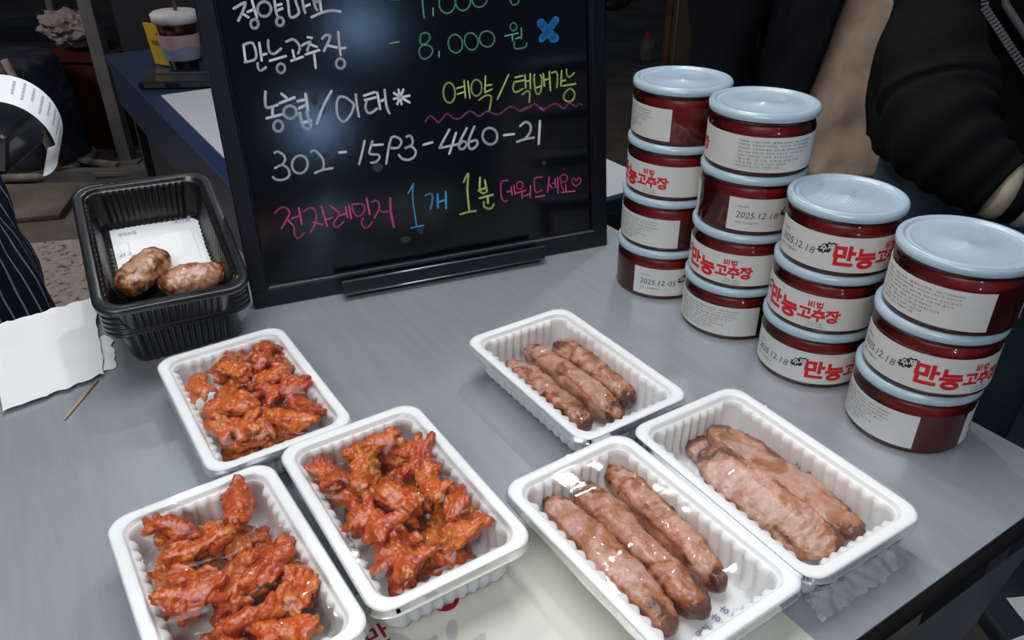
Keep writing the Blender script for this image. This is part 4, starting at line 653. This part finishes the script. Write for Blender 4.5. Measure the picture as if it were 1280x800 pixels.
b = bmesh.new(); bmesh.ops.create_icosphere(b, subdivisions=4, radius=.13)
for v in b.verts: d = noise.fractal(v.co*14, .8, 2, 4)*.05; v.co = v.co*(1+d*6); v.co.z *= .6
me = bpy.data.meshes.new('crumpled_paper'); b.to_mesh(me); b.free(); MT['crumple'] = noisy('dirty_crumpled_paper', [(.3, (.14, .12, .12)), (.7, (.28, .25, .25))], 14, .8, .4); me.materials.append(MT['crumple'])
tag(link('crumpled_paper', me, None, (-2.06, 3.93, gz+.545), (0, .2, .3)), 'crumpled pale paper lying on the dark red crate', 'paper')
tag(MB().tube([(-2.36+.03*math.sin(z*1.3), 4.3, gz+z) for z in [k*.2 for k in range(11)]], .022, 10).obj('grey_hose', MT['grey_steel'], smooth=True), 'pale grey hose hanging behind the red crate', 'hose')
po = thing('steel_post', 'grey steel tent post standing on the ground at left', 'post', (-1.81, 3.62, gz)); bevel(MB().box((0, 0, 1.2), (.06, .06, 2.4)).obj('post', MT['grey_steel'], po), .004); MB().box((0, 0, .004), (.14, .14, .008)).obj('foot_plate', MT['grey_steel'], po)
pn = thing('dark_cabinet', 'dark cabinet standing behind the blue counter at left', 'cabinet', (-1.48, 3.9, gz)); bevel(MB().box((0, 0, .75), (.50, .5, 1.5)).obj('cabinet_body', MT['dark_paint'], pn), .01); MB().box((.02, -.252, .75), (.42, .006, 1.3)).obj('cabinet_door', MT['dark_paint'], pn)
pn = thing('dark_shelf', 'low dark shelf in shadow behind the steel post', 'shelf', (-2.9, 5.2, gz))
for z in (.25, .85, 1.45): MB().box((0, 0, z), (2.4, .5, .04)).obj('shelf_board', MT['dark_paint'], pn)
for x in (-1.18, 1.18): MB().box((x, 0, .8), (.05, .5, 1.6)).obj('upright', MT['dark_paint'], pn)
for k, (x, y, a, l) in enumerate(((-1.72, 3.42, .5, .30), (-1.60, 3.50, -1.05, .26), (-1.66, 3.34, .05, .34), (-1.86, 3.45, -.35, .22))):
    tag(bevel(MB().box((0, 0, .012+.012*k), (l, .03, .02)).obj('wood_offcut', noisy('offcut_wood', [(.3, (.09, .07, .055)), (.7, (.17, .14, .11))], 20, .8, 0), None, (x, y, gz), (0, 0, a)), .003), 'pale offcut stick on the ground by the steel post, '+['lowest of the pile', 'crossing upright', 'nearest the camera', 'farthest left'][k], 'wood', 'offcut sticks by the steel post')
# behind the jars
cbx = thing('cardboard_board', 'brown board standing on the ground behind the leftmost jar stack', 'board', (1.13, 4.7, gz), (0, 0, -.1))
MT['cardboard'] = noisy('dim_cardboard', [(.3, (.050, .034, .022)), (.7, (.075, .053, .034))], 9, .85, .1); bevel(MB().box((0, 0, .55), (.46, .12, 1.1)).obj('board', MT['cardboard'], cbx), .006)
MB().box((-.20, -.062, .55), (.012, .004, 1.1)).obj('pale_edge', MT['grey_steel'], cbx); MB().box((-.245, -.04, .55), (.03, .05, 1.1)).obj('side_strip', noisy('brown_strip', [(.3, (.08, .03, .015)), (.7, (.12, .05, .025))], 9, .8, 0), cbx)
bt = thing('small_bottle', 'small white bottle with a red cap standing behind the menu board', 'bottle', (.93, 5.6, gz)); MB().lathe(mm([(0, 0), (45, 0), (50, 20), (48, 120), (20, 170), (20, 190), (0, 190)]), 20).obj('bottle', MT['bag_rim'], bt, smooth=True); MB().lathe(mm([(0, 192), (24, 192), (24, 160), (26, 160)]), 16).obj('cap', mat('red_cap', (.5, .05, .02), .5), bt)
struct('wall_back', MB().box((0, 9.2, 1.0), (14, .2, 3.8)).mesh('wall_back', noisy('far_dark_wall', [(.3, (.010, .011, .014)), (.7, (.02, .021, .026))], 1.5, .8, 0)))
# things lying on the ground, right
for k, (x, y, a) in enumerate(((1.05, .93, .1), (.88, .82, .35))):
    pp = tag(link('white_paper', paper('white_paper', .24, .19, 20+k, MT['crumple'] if False else MT['napkin'], .003), None, (x, y, gz+.042), (0, 0, a)), ['white stained paper on the ground at the right edge', 'white stained paper on the ground below the vinyl skirt'][k], 'paper')
    g = MB(); r = random.Random(k)
    for q in range(7):
        cx, cy, rr_ = r.uniform(-.12, .12), r.uniform(-.09, .09), r.uniform(.008, .02); g.add([(cx+rr_*math.cos(b_)*(1+.3*math.sin(3*b_+q)), cy+rr_*.7*math.sin(b_), .0085) for b_ in [2*PI*i/12 for i in range(12)]], [tuple(range(12))])
    g.obj('yellow_stain', noisy('sauce_stain', [(.3, (.35, .22, .05)), (.7, (.5, .36, .14))], 40, .6, 0), pp)['kind'] = 'stuff'
tag(MB().tube([(1.02, 1.00, gz+.055), (.95, .97, gz+.055)], .004, 8).obj('black_pen', MT['black_pp']), 'thin black stick lying on the white paper on the ground', 'stick')
# ================================================================== people
def cloth_mat(name, c, sc=40, sheen=0): return noisy(name, [(.3, tuple(v*.75 for v in c)), (.7, c)], sc, .9, .25, 260, sheen=sheen, spec=.12, dist=.002)
MT['black_coat'] = cloth_mat('black_coat', (.0035, .0035, .004)); MT['navy_coat'] = cloth_mat('dark_navy_coat', (.005, .0055, .009)); MT['beige'] = cloth_mat('beige_fleece', (.62, .45, .35), 26)
MT['trousers'] = cloth_mat('dark_blue_trousers', (.035, .055, .075), 12); MT['skin'] = mat('skin', (.48, .27, .19), .5, sss=.1); MT['hair'] = mat('black_hair', (.012, .010, .010), .5); MT['shoe'] = mat('dark_shoe', (.02, .02, .02), .5); MT['cream_rib'] = cloth_mat('cream_rib', (.46, .40, .30), 80)
def skin_body(root, J, name='body', m=None):
    """J: dict name -> (pos, radius); edges list"""
    pts, rads, edges = J; me = bpy.data.meshes.new(name); me.from_pydata(pts, edges, []); o = link(name, me)
    o.modifiers.new('skin', 'SKIN'); sv = me.skin_vertices[0].data
    for i, r in enumerate(rads): sv[i].radius = (r, r); sv[i].use_root = (i == 0)
    sb = o.modifiers.new('sub', 'SUBSURF'); sb.levels = 2; sb.render_levels = 2; dg = bpy.context.evaluated_depsgraph_get(); dg.update()
    me2 = bpy.data.meshes.new_from_object(o.evaluated_get(dg)); me2.materials.clear(); me2.materials.append(m or MT['skin']); me2.polygons.foreach_set('use_smooth', [True]*len(me2.polygons)); bpy.data.objects.remove(o)
    return link(name, me2, root)
def person(label, loc, yaw, elbows, wrists, h=1.68, sw=.19):
    """standing figure facing local -y; elbows and wrists given in local coordinates (left, right)"""
    root = thing('person', label, 'person', loc, (0, 0, yaw)); s = h/1.68
    P = [(0, 0, .92*s), (0, 0, 1.12*s), (0, 0, 1.34*s), (0, .01, 1.44*s), (0, -.01, 1.53*s), (0, -.015, 1.62*s)]; R = [.125, .115, .12, .052, .075, .07]; E = [(i, i+1) for i in range(5)]
    for sd in (-1, 1):
        b = len(P); el = elbows[0 if sd < 0 else 1]; mids = []
        if not isinstance(el[0], (int, float)): mids, el = el[:-1], el[-1]
        wr = wrists[0 if sd < 0 else 1]; el, wr = Vector(el), Vector(wr); d = (wr-el).normalized()
        P += [(sd*sw, 0, 1.37*s), tuple(el), tuple(wr), tuple(wr+d*.05), ]; R += [.042, .026, .020, .028]; E += [(2, b), (b+1, b+2), (b+2, b+3)]; pv = b
        for mq in mids: P.append(tuple(mq)); R.append(.030); E.append((pv, len(P)-1)); pv = len(P)-1
        E.append((pv, b+1))
        sdv = d.cross(Vector((0, 0, 1))).normalized()
        for f in range(4):
            q = len(P); o_ = sdv*(f-1.5)*.021; ln = (.07, .08, .075, .058)[f]; P += [tuple(wr+d*.085+o_), tuple(wr+d*(.085+ln*.5)+o_*1.1+Vector((0, 0, -.006))), tuple(wr+d*(.085+ln)+o_*1.1+Vector((0, 0, -.022)))]; R += [.0095, .0088, .0075]; E += [(b+3, q), (q, q+1), (q+1, q+2)]
        q = len(P); P += [tuple(wr+d*.035-sdv*sd*.034), tuple(wr+d*.075-sdv*sd*.050)]; R += [.0105, .009]; E += [(b+3, q), (q, q+1)]
        b = len(P); P += [(sd*.09, 0, .86*s), (sd*.10, -.01, .48*s), (sd*.10, .015, .09*s), (sd*.105, -.13, .045*s)]; R += [.09, .058, .042, .04]; E += [(0, b), (b, b+1), (b+1, b+2), (b+2, b+3)]
    skin_body(root, (P, R, E))
    V = []; F = []; b = bmesh.new(); bmesh.ops.create_icosphere(b, subdivisions=3, radius=1)
    for v in b.verts: v.co = Vector((v.co.x*.088, v.co.y*.100+.012, v.co.z*.105+1.635*s)); 
    bmesh.ops.delete(b, geom=[v for v in b.verts if v.co.y < -.035 and v.co.z < 1.67*s], context='VERTS'); me = bpy.data.meshes.new('hair'); b.to_mesh(me); b.free(); me.materials.append(MT['hair']); me.polygons.foreach_set('use_smooth', [True]*len(me.polygons)); link('hair', me, root)
    fc = MB()
    for sd in (-1, 1): fc.tube([(sd*.03-.012, -.086, 1.60*s), (sd*.03, -.091, 1.603*s), (sd*.03+.012, -.086, 1.60*s)], [.002, .005, .002], 8)
    fc.obj('eyes', MT['hair'], root); MB().tube([(0, -.082, 1.605*s), (0, -.106, 1.57*s), (0, -.088, 1.56*s)], [.008, .012, .010], 10).obj('nose', MT['skin'], root, smooth=True); MB().tube([(-.022, -.080, 1.535*s), (0, -.090, 1.533*s), (.022, -.080, 1.535*s)], [.003, .006, .003], 8).obj('mouth', mat('lips', (.4, .13, .1), .5), root, smooth=True)
    for sd in (-1, 1):
        MB().tube([(sd*.075, 0, .86*s), (sd*.105, -.01, .50*s), (sd*.105, .012, .09*s)], [.090, .085, .075], 20).obj('trouser_leg', MT['trousers'], root, smooth=True)
        MB().tube([(sd*.105, .06, .045), (sd*.105, -.04, .05), (sd*.108, -.15, .035), (sd*.108, -.19, .03)], [.045, .052, .045, .025], 14, .8).obj('shoe', MT['shoe'], root, smooth=True)
    return root
def shell(parent, name, m, rings, gap=None, nk=72, fold=.010, fs=7, seed=0, thick=.006, zdetail=3, slant=0):
    """elliptical garment shell: rings = (z, cx, cy, rx, ry); gap = (centre angle, half width) left open"""
    V = []; F = []; R2 = []
    for i in range(len(rings)-1):
        for q in range(zdetail*3):
            t = q/(zdetail*3); R2.append([rings[i][k]*(1-t)+rings[i+1][k]*t for k in range(5)])
    R2.append(list(rings[-1])); a0, a1 = (0, 2*PI) if gap is None else (gap[0]+gap[1], gap[0]-gap[1]+2*PI)
    for z, cx, cy, rx, ry in R2:
        if slant: a1 = gap[0]-gap[1]+2*PI-max(-.2, (1.10-z)*slant)
        for k in range(nk+1):
            a = a0+(a1-a0)*k/nk; c, s = math.cos(a), math.sin(a); d = 1+fold/ max(rx, .05)*(noise.noise(Vector((c*2.2+seed, s*2.2, z*fs)))*1.6+noise.noise(Vector((c*5+seed, s*5, z*fs*2.4)))*.7)
            V.append((cx+math.copysign(abs(c)**.85, c)*rx*d, cy+math.copysign(abs(s)**.85, s)*ry*d, z))
    for i in range(len(R2)-1):
        for k in range(nk): n = i*(nk+1)+k; F.append((n, n+1, n+nk+2, n+nk+1))
    o = link(name, mesh(name, V, F, m, True), parent); so = o.modifiers.new('s', 'SOLIDIFY'); so.thickness = thick; return o
def sleeve(parent, name, m, pts, rads, seed=0, fold=.12, n=36, per=10, fs=26):
    P = []; R = []; pts = [Vector(p) for p in pts]
    for i in range(len(pts)-1):
        p0 = pts[max(i-1, 0)]; p3 = pts[min(i+2, len(pts)-1)]
        for q in range(per):
            t = q/per; a, b, c, d = p0, pts[i], pts[i+1], p3; P.append(.5*((2*b)+(c-a)*t+(2*a-5*b+4*c-d)*t*t+(3*b-a-3*c+d)*t**3)); R.append(rads[i]*(1-t)+rads[i+1]*t)
    P.append(pts[-1]); R.append(rads[-1]); mb = MB().tube(P, R, n); V = []
    cen = [P[i//n] for i in range(len(P)*n)]
    for i, v in enumerate(mb.V):
        if i < len(P)*n: c = cen[i]; v = Vector(v); s_ = i//n/per; dv = (v-c); f = 1+fold*(math.sin(s_*fs*.42+3*noise.noise(v*9)+seed)*.35+noise.noise(v*fs*.5+Vector((seed, 0, 0)))*.9); v = c+dv*f
        V.append(tuple(v))
    mb.V = V; return mb.obj(name, m, parent, smooth=True)
# --- customer in the black jacket, right edge of the picture (world-aligned local frame, feet on the ground)
ox, oy = .765, 1.225
pr = person('person in a black zipped jacket with cream-striped cuff standing behind the rightmost jars', (ox, oy, gz), 0, [[(.560-ox, 1.12-oy, .36-gz), (.545-ox, 1.075-oy, .275-gz), (.540-ox, 1.01-oy, .185-gz), (.537-ox, .950-oy, .148-gz)], (.33, -.05, 1.02)], [(.650-ox, .858-oy, .086-gz), (.30, -.24, .90)], h=1.70)
shell(pr, 'jacket', MT['black_coat'], [(.84, .026, 0, .215, .165), (.92, .026, 0, .225, .175), (1.05, .026, 0, .22, .172), (1.25, .026, 0, .235, .168), (1.37, .026, 0, .22, .14), (1.43, .026, .01, .10, .09)], fold=.012, seed=3)
sleeve(pr, 'sleeve', MT['black_coat'], [(-.18, 0, 1.37), (.560-ox, 1.12-oy, .36-gz), (.545-ox, 1.075-oy, .275-gz), (.540-ox, 1.01-oy, .185-gz), (.532-ox, .955-oy, .150-gz), (.550-ox, .912-oy, .124-gz), (.575-ox, .884-oy, .107-gz)], [.076, .052, .050, .069, .066, .050, .040], seed=1)
sleeve(pr, 'sleeve', MT['black_coat'], [(.19, 0, 1.37), (.31, -.02, 1.18), (.33, -.05, 1.02), (.31, -.20, .93)], [.085, .075, .068, .045], seed=5)
d0 = Vector((.568-ox, .888-oy, .109-gz)); d1 = Vector((.645-ox, .862-oy, .088-gz))
for k in range(5):
    a_, b_ = d0.lerp(d1, k/5), d0.lerp(d1, (k+1)/5); MB().tube([a_, a_.lerp(b_, .5), b_], [.036-.0008*k, .0375-.0008*k, .036-.0008*k], 30).obj('cuff_band', MT['cream_rib'] if k % 2 == 0 else MT['black_coat'], pr, smooth=True)
# zip: teeth tape running down the jacket front
zpts = [Vector((x_-ox, y_-.016-oy, z_-gz)) for x_, y_, z_ in ((.580, 1.083, .34), (.594, 1.076, .28), (.632, 1.060, .235), (.677, 1.052, .187), (.70, 1.050, .13), (.71, 1.050, .07))]
MT['zip'] = mat('zip_metal', (.55, .50, .52), .3, .8); zt = MB()
for i in range(len(zpts)-1):
    for q in range(12):
        p = zpts[i].lerp(zpts[i+1], q/12); d = (zpts[i+1]-zpts[i]).normalized(); zt.box(p-Vector((0, .004, 0)), (.0095, .004, .0030), Matrix.Rotation(math.atan2(d.x, -d.z)*-1, 3, 'Y'))
zo = zt.obj('zip_teeth', MT['zip'], pr); zo['kind'] = 'stuff'
MB().tube([p+Vector((.028, .002, .004)) for p in zpts], [.005]*6, 8).obj('jacket_piping', mat('grey_piping', (.10, .10, .11), .3), pr, smooth=True)
MB().tube([p+Vector((0, .006, 0)) for p in zpts], [.011]*6, 8, .4).obj('zip_tape', MT['black_coat'], pr, smooth=True)
# --- customer in an open dark coat over beige
p1_ = person('person in an open black coat over a beige fleece standing behind the middle jars', (.80, 1.86, gz), .05, [(-.31, .02, 1.06), (.31, .02, 1.06)], [(-.31, .0, .80), (.31, .0, .80)], h=1.72)
shell(p1_, 'beige_fleece', MT['beige'], [(.60, 0, 0, .175, .135), (.75, 0, 0, .18, .14), (.95, 0, 0, .175, .14), (1.15, 0, 0, .18, .14), (1.40, 0, 0, .17, .115), (1.46, 0, 0, .08, .07)], fold=.016, fs=6, seed=8)
shell(p1_, 'open_coat', MT['navy_coat'], [(.50, 0, .01, .25, .20), (.75, 0, .01, .24, .19), (1.0, 0, .01, .225, .175), (1.25, 0, .01, .235, .165), (1.40, 0, .01, .22, .14), (1.45, 0, .02, .11, .10)], gap=(-PI/2, .45), slant=.9, fold=.014, seed=2, thick=.014)
sleeve(p1_, 'sleeve', MT['navy_coat'], [(-.19, 0, 1.38), (-.29, .0, 1.22), (-.32, .02, 1.06), (-.31, 0, .66)], [.095, .09, .085, .065], seed=2, fold=.2)
sleeve(p1_, 'sleeve', MT['navy_coat'], [(.19, 0, 1.38), (.29, .0, 1.22), (.32, .02, 1.06), (.31, 0, .66)], [.095, .09, .085, .065], seed=4, fold=.2)
# --- person in a puffy coat mostly hidden by the board
p3_ = person('person in a black quilted coat mostly hidden behind the menu board', (.06, 2.62, gz), 0, [(-.30, .0, 1.08), (.28, .0, 1.08)], [(-.29, .04, .80), (.22, .08, .82)], h=1.72)
MT['puffer'] = mat('black_puffer', (.005, .006, .010), .4)
shell(p3_, 'quilted_coat', MT['puffer'], [(z, 0, 0, .225+.012*(i % 2), .18+.012*(i % 2)) for i, z in enumerate([.48, .54, .60, .66, .72, .78, .84, .90, .96, 1.02, 1.08, 1.14, 1.20, 1.26, 1.32, 1.38])]+[(1.45, 0, 0, .12, .11)], fold=.008, seed=6)
for sd in (-1, 1): sleeve(p3_, 'sleeve', MT['puffer'], [(sd*.20, 0, 1.36), (sd*.30, 0, 1.2), (sd*.30, 0, 1.05), (sd*.25, .05, .84)], [.085, .085, .078, .062], seed=sd, fold=.22)
# --- stall keeper at the left edge: navy striped apron, holding a receipt terminal
vx_, vy_ = -.945, 1.02
p4_ = person('stall keeper in a navy apron with thin white stripes at the left edge', (vx_, vy_, gz), .5, [(-.30, 0, 1.08), (.06, -.22, 1.10)], [(-.27, -.2, .95), (.07, -.14, 1.02)], h=1.62)
def apron_mat():
    m = cloth_mat('striped_apron', (.010, .014, .030)); b = m.node_tree.nodes['Principled BSDF']; tc = N(m, 'ShaderNodeTexCoord'); sx = N(m, 'ShaderNodeSeparateXYZ'); L(m, tc.outputs['UV'], sx.inputs[0])
    mu = N(m, 'ShaderNodeMath', operation='MULTIPLY'); mu.inputs[1].default_value = 60; L(m, sx.outputs[0], mu.inputs[0]); fr_ = N(m, 'ShaderNodeMath', operation='FRACT'); L(m, mu.outputs[0], fr_.inputs[0]); gt = N(m, 'ShaderNodeMath', operation='GREATER_THAN'); gt.inputs[1].default_value = .86; L(m, fr_.outputs[0], gt.inputs[0])
    mx = N(m, 'ShaderNodeMixRGB'); L(m, gt.outputs[0], mx.inputs[0]); mx.inputs[1].default_value = (.009, .012, .026, 1); mx.inputs[2].default_value = (.20, .24, .30, 1); L(m, mx.outputs[0], b.inputs['Base Color']); return m
ap = shell(p4_, 'striped_apron', apron_mat(), [(.45, 0, 0, .235, .20), (.70, 0, 0, .222, .19), (.86, 0, 0, .205, .175), (.98, 0, 0, .180, .155), (1.15, 0, 0, .175, .14), (1.35, 0, 0, .17, .125)], fold=.010, nk=120, seed=12)
uvl = ap.data.uv_layers.new(name='UVMap')
for lp in ap.data.loops:
    c = ap.data.vertices[lp.vertex_index].index % 121; uvl.data[lp.index].uv = (c/120, 0)
for sd, pts in ((-1, [(-.18, 0, 1.32), (-.28, 0, 1.18), (-.30, 0, 1.06), (-.27, -.15, .96)]), (1, [(.18, 0, 1.32), (.13, -.16, 1.20), (.06, -.22, 1.10), (.07, -.15, 1.03)])): sleeve(p4_, 'sleeve', MT['black_coat'], pts, [.075, .068, .06, .04], seed=sd)
rc = thing('receipt_terminal', 'black handheld terminal with a curling white receipt at the left edge', 'card terminal', (-.615, .935, .150), (0, 0, .15))
bevel(MB().box((-.010, .01, .010), (.075, .13, .05), Matrix.Rotation(.3, 3, 'Y')).obj('terminal_body', MT['black_pp'], rc), .008)
prof = [(-.050, .062), (-.020, .071), (.010, .072), (.036, .062), (.054, .042), (.060, .018), (.056, -.004), (.045, -.016), (.034, -.020)]
prof2 = []
for i in range(len(prof)-1):
    p0 = Vector(prof[max(i-1, 0)]); b = Vector(prof[i]); c = Vector(prof[i+1]); d = Vector(prof[min(i+2, len(prof)-1)])
    for q in range(5): t = q/5; prof2.append(.5*((2*b)+(c-p0)*t+(2*p0-5*b+4*c-d)*t*t+(3*b-p0-3*c+d)*t**3))
prof2.append(Vector(prof[-1])); V = []; F = []
for i, p in enumerate(prof2):
    for k in range(7): f = k/6; V.append((p.x*(1-.05*f)+.012*f, .040-.062*f, p.y-.016*f))
for i in range(len(prof2)-1):
    for k in range(6): n = i*7+k; F.append((n, n+1, n+8, n+7))
rp_ = link('receipt_paper', mesh('receipt_paper', V, F, mat('receipt_white', (.80, .82, .86), .6), True), rc)
g = MB(); r = random.Random(9)
for k in range(11):
    i0 = 12+k*2 if k < 12 else 30; i0 = min(i0, len(prof2)-4); f0, f1 = r.uniform(.1, .25), r.uniform(.5, .9); ff = f0
    while ff < f1:
        fe = min(f1, ff+r.uniform(.04, .12)); p = prof2[i0]; q = prof2[i0].lerp(prof2[i0+1], .55); nrm = Vector((-(q-p).y, (q-p).x)).normalized()*.0005; nrm = nrm if nrm.y > 0 or nrm.x > 0 else -nrm
        V4 = [(a.x*(1-.05*f)+.012*f+nrm.x, .040-.062*f, a.y-.016*f+nrm.y) for a, f in ((p, ff), (p, fe), (q, fe), (q, ff))]; g.add(V4, [(0, 1, 2, 3)]); ff = fe+.03
gp = g.obj('receipt_print', mat('faint_print', (.40, .41, .46), .7), rp_); gp['kind'] = 'stuff'
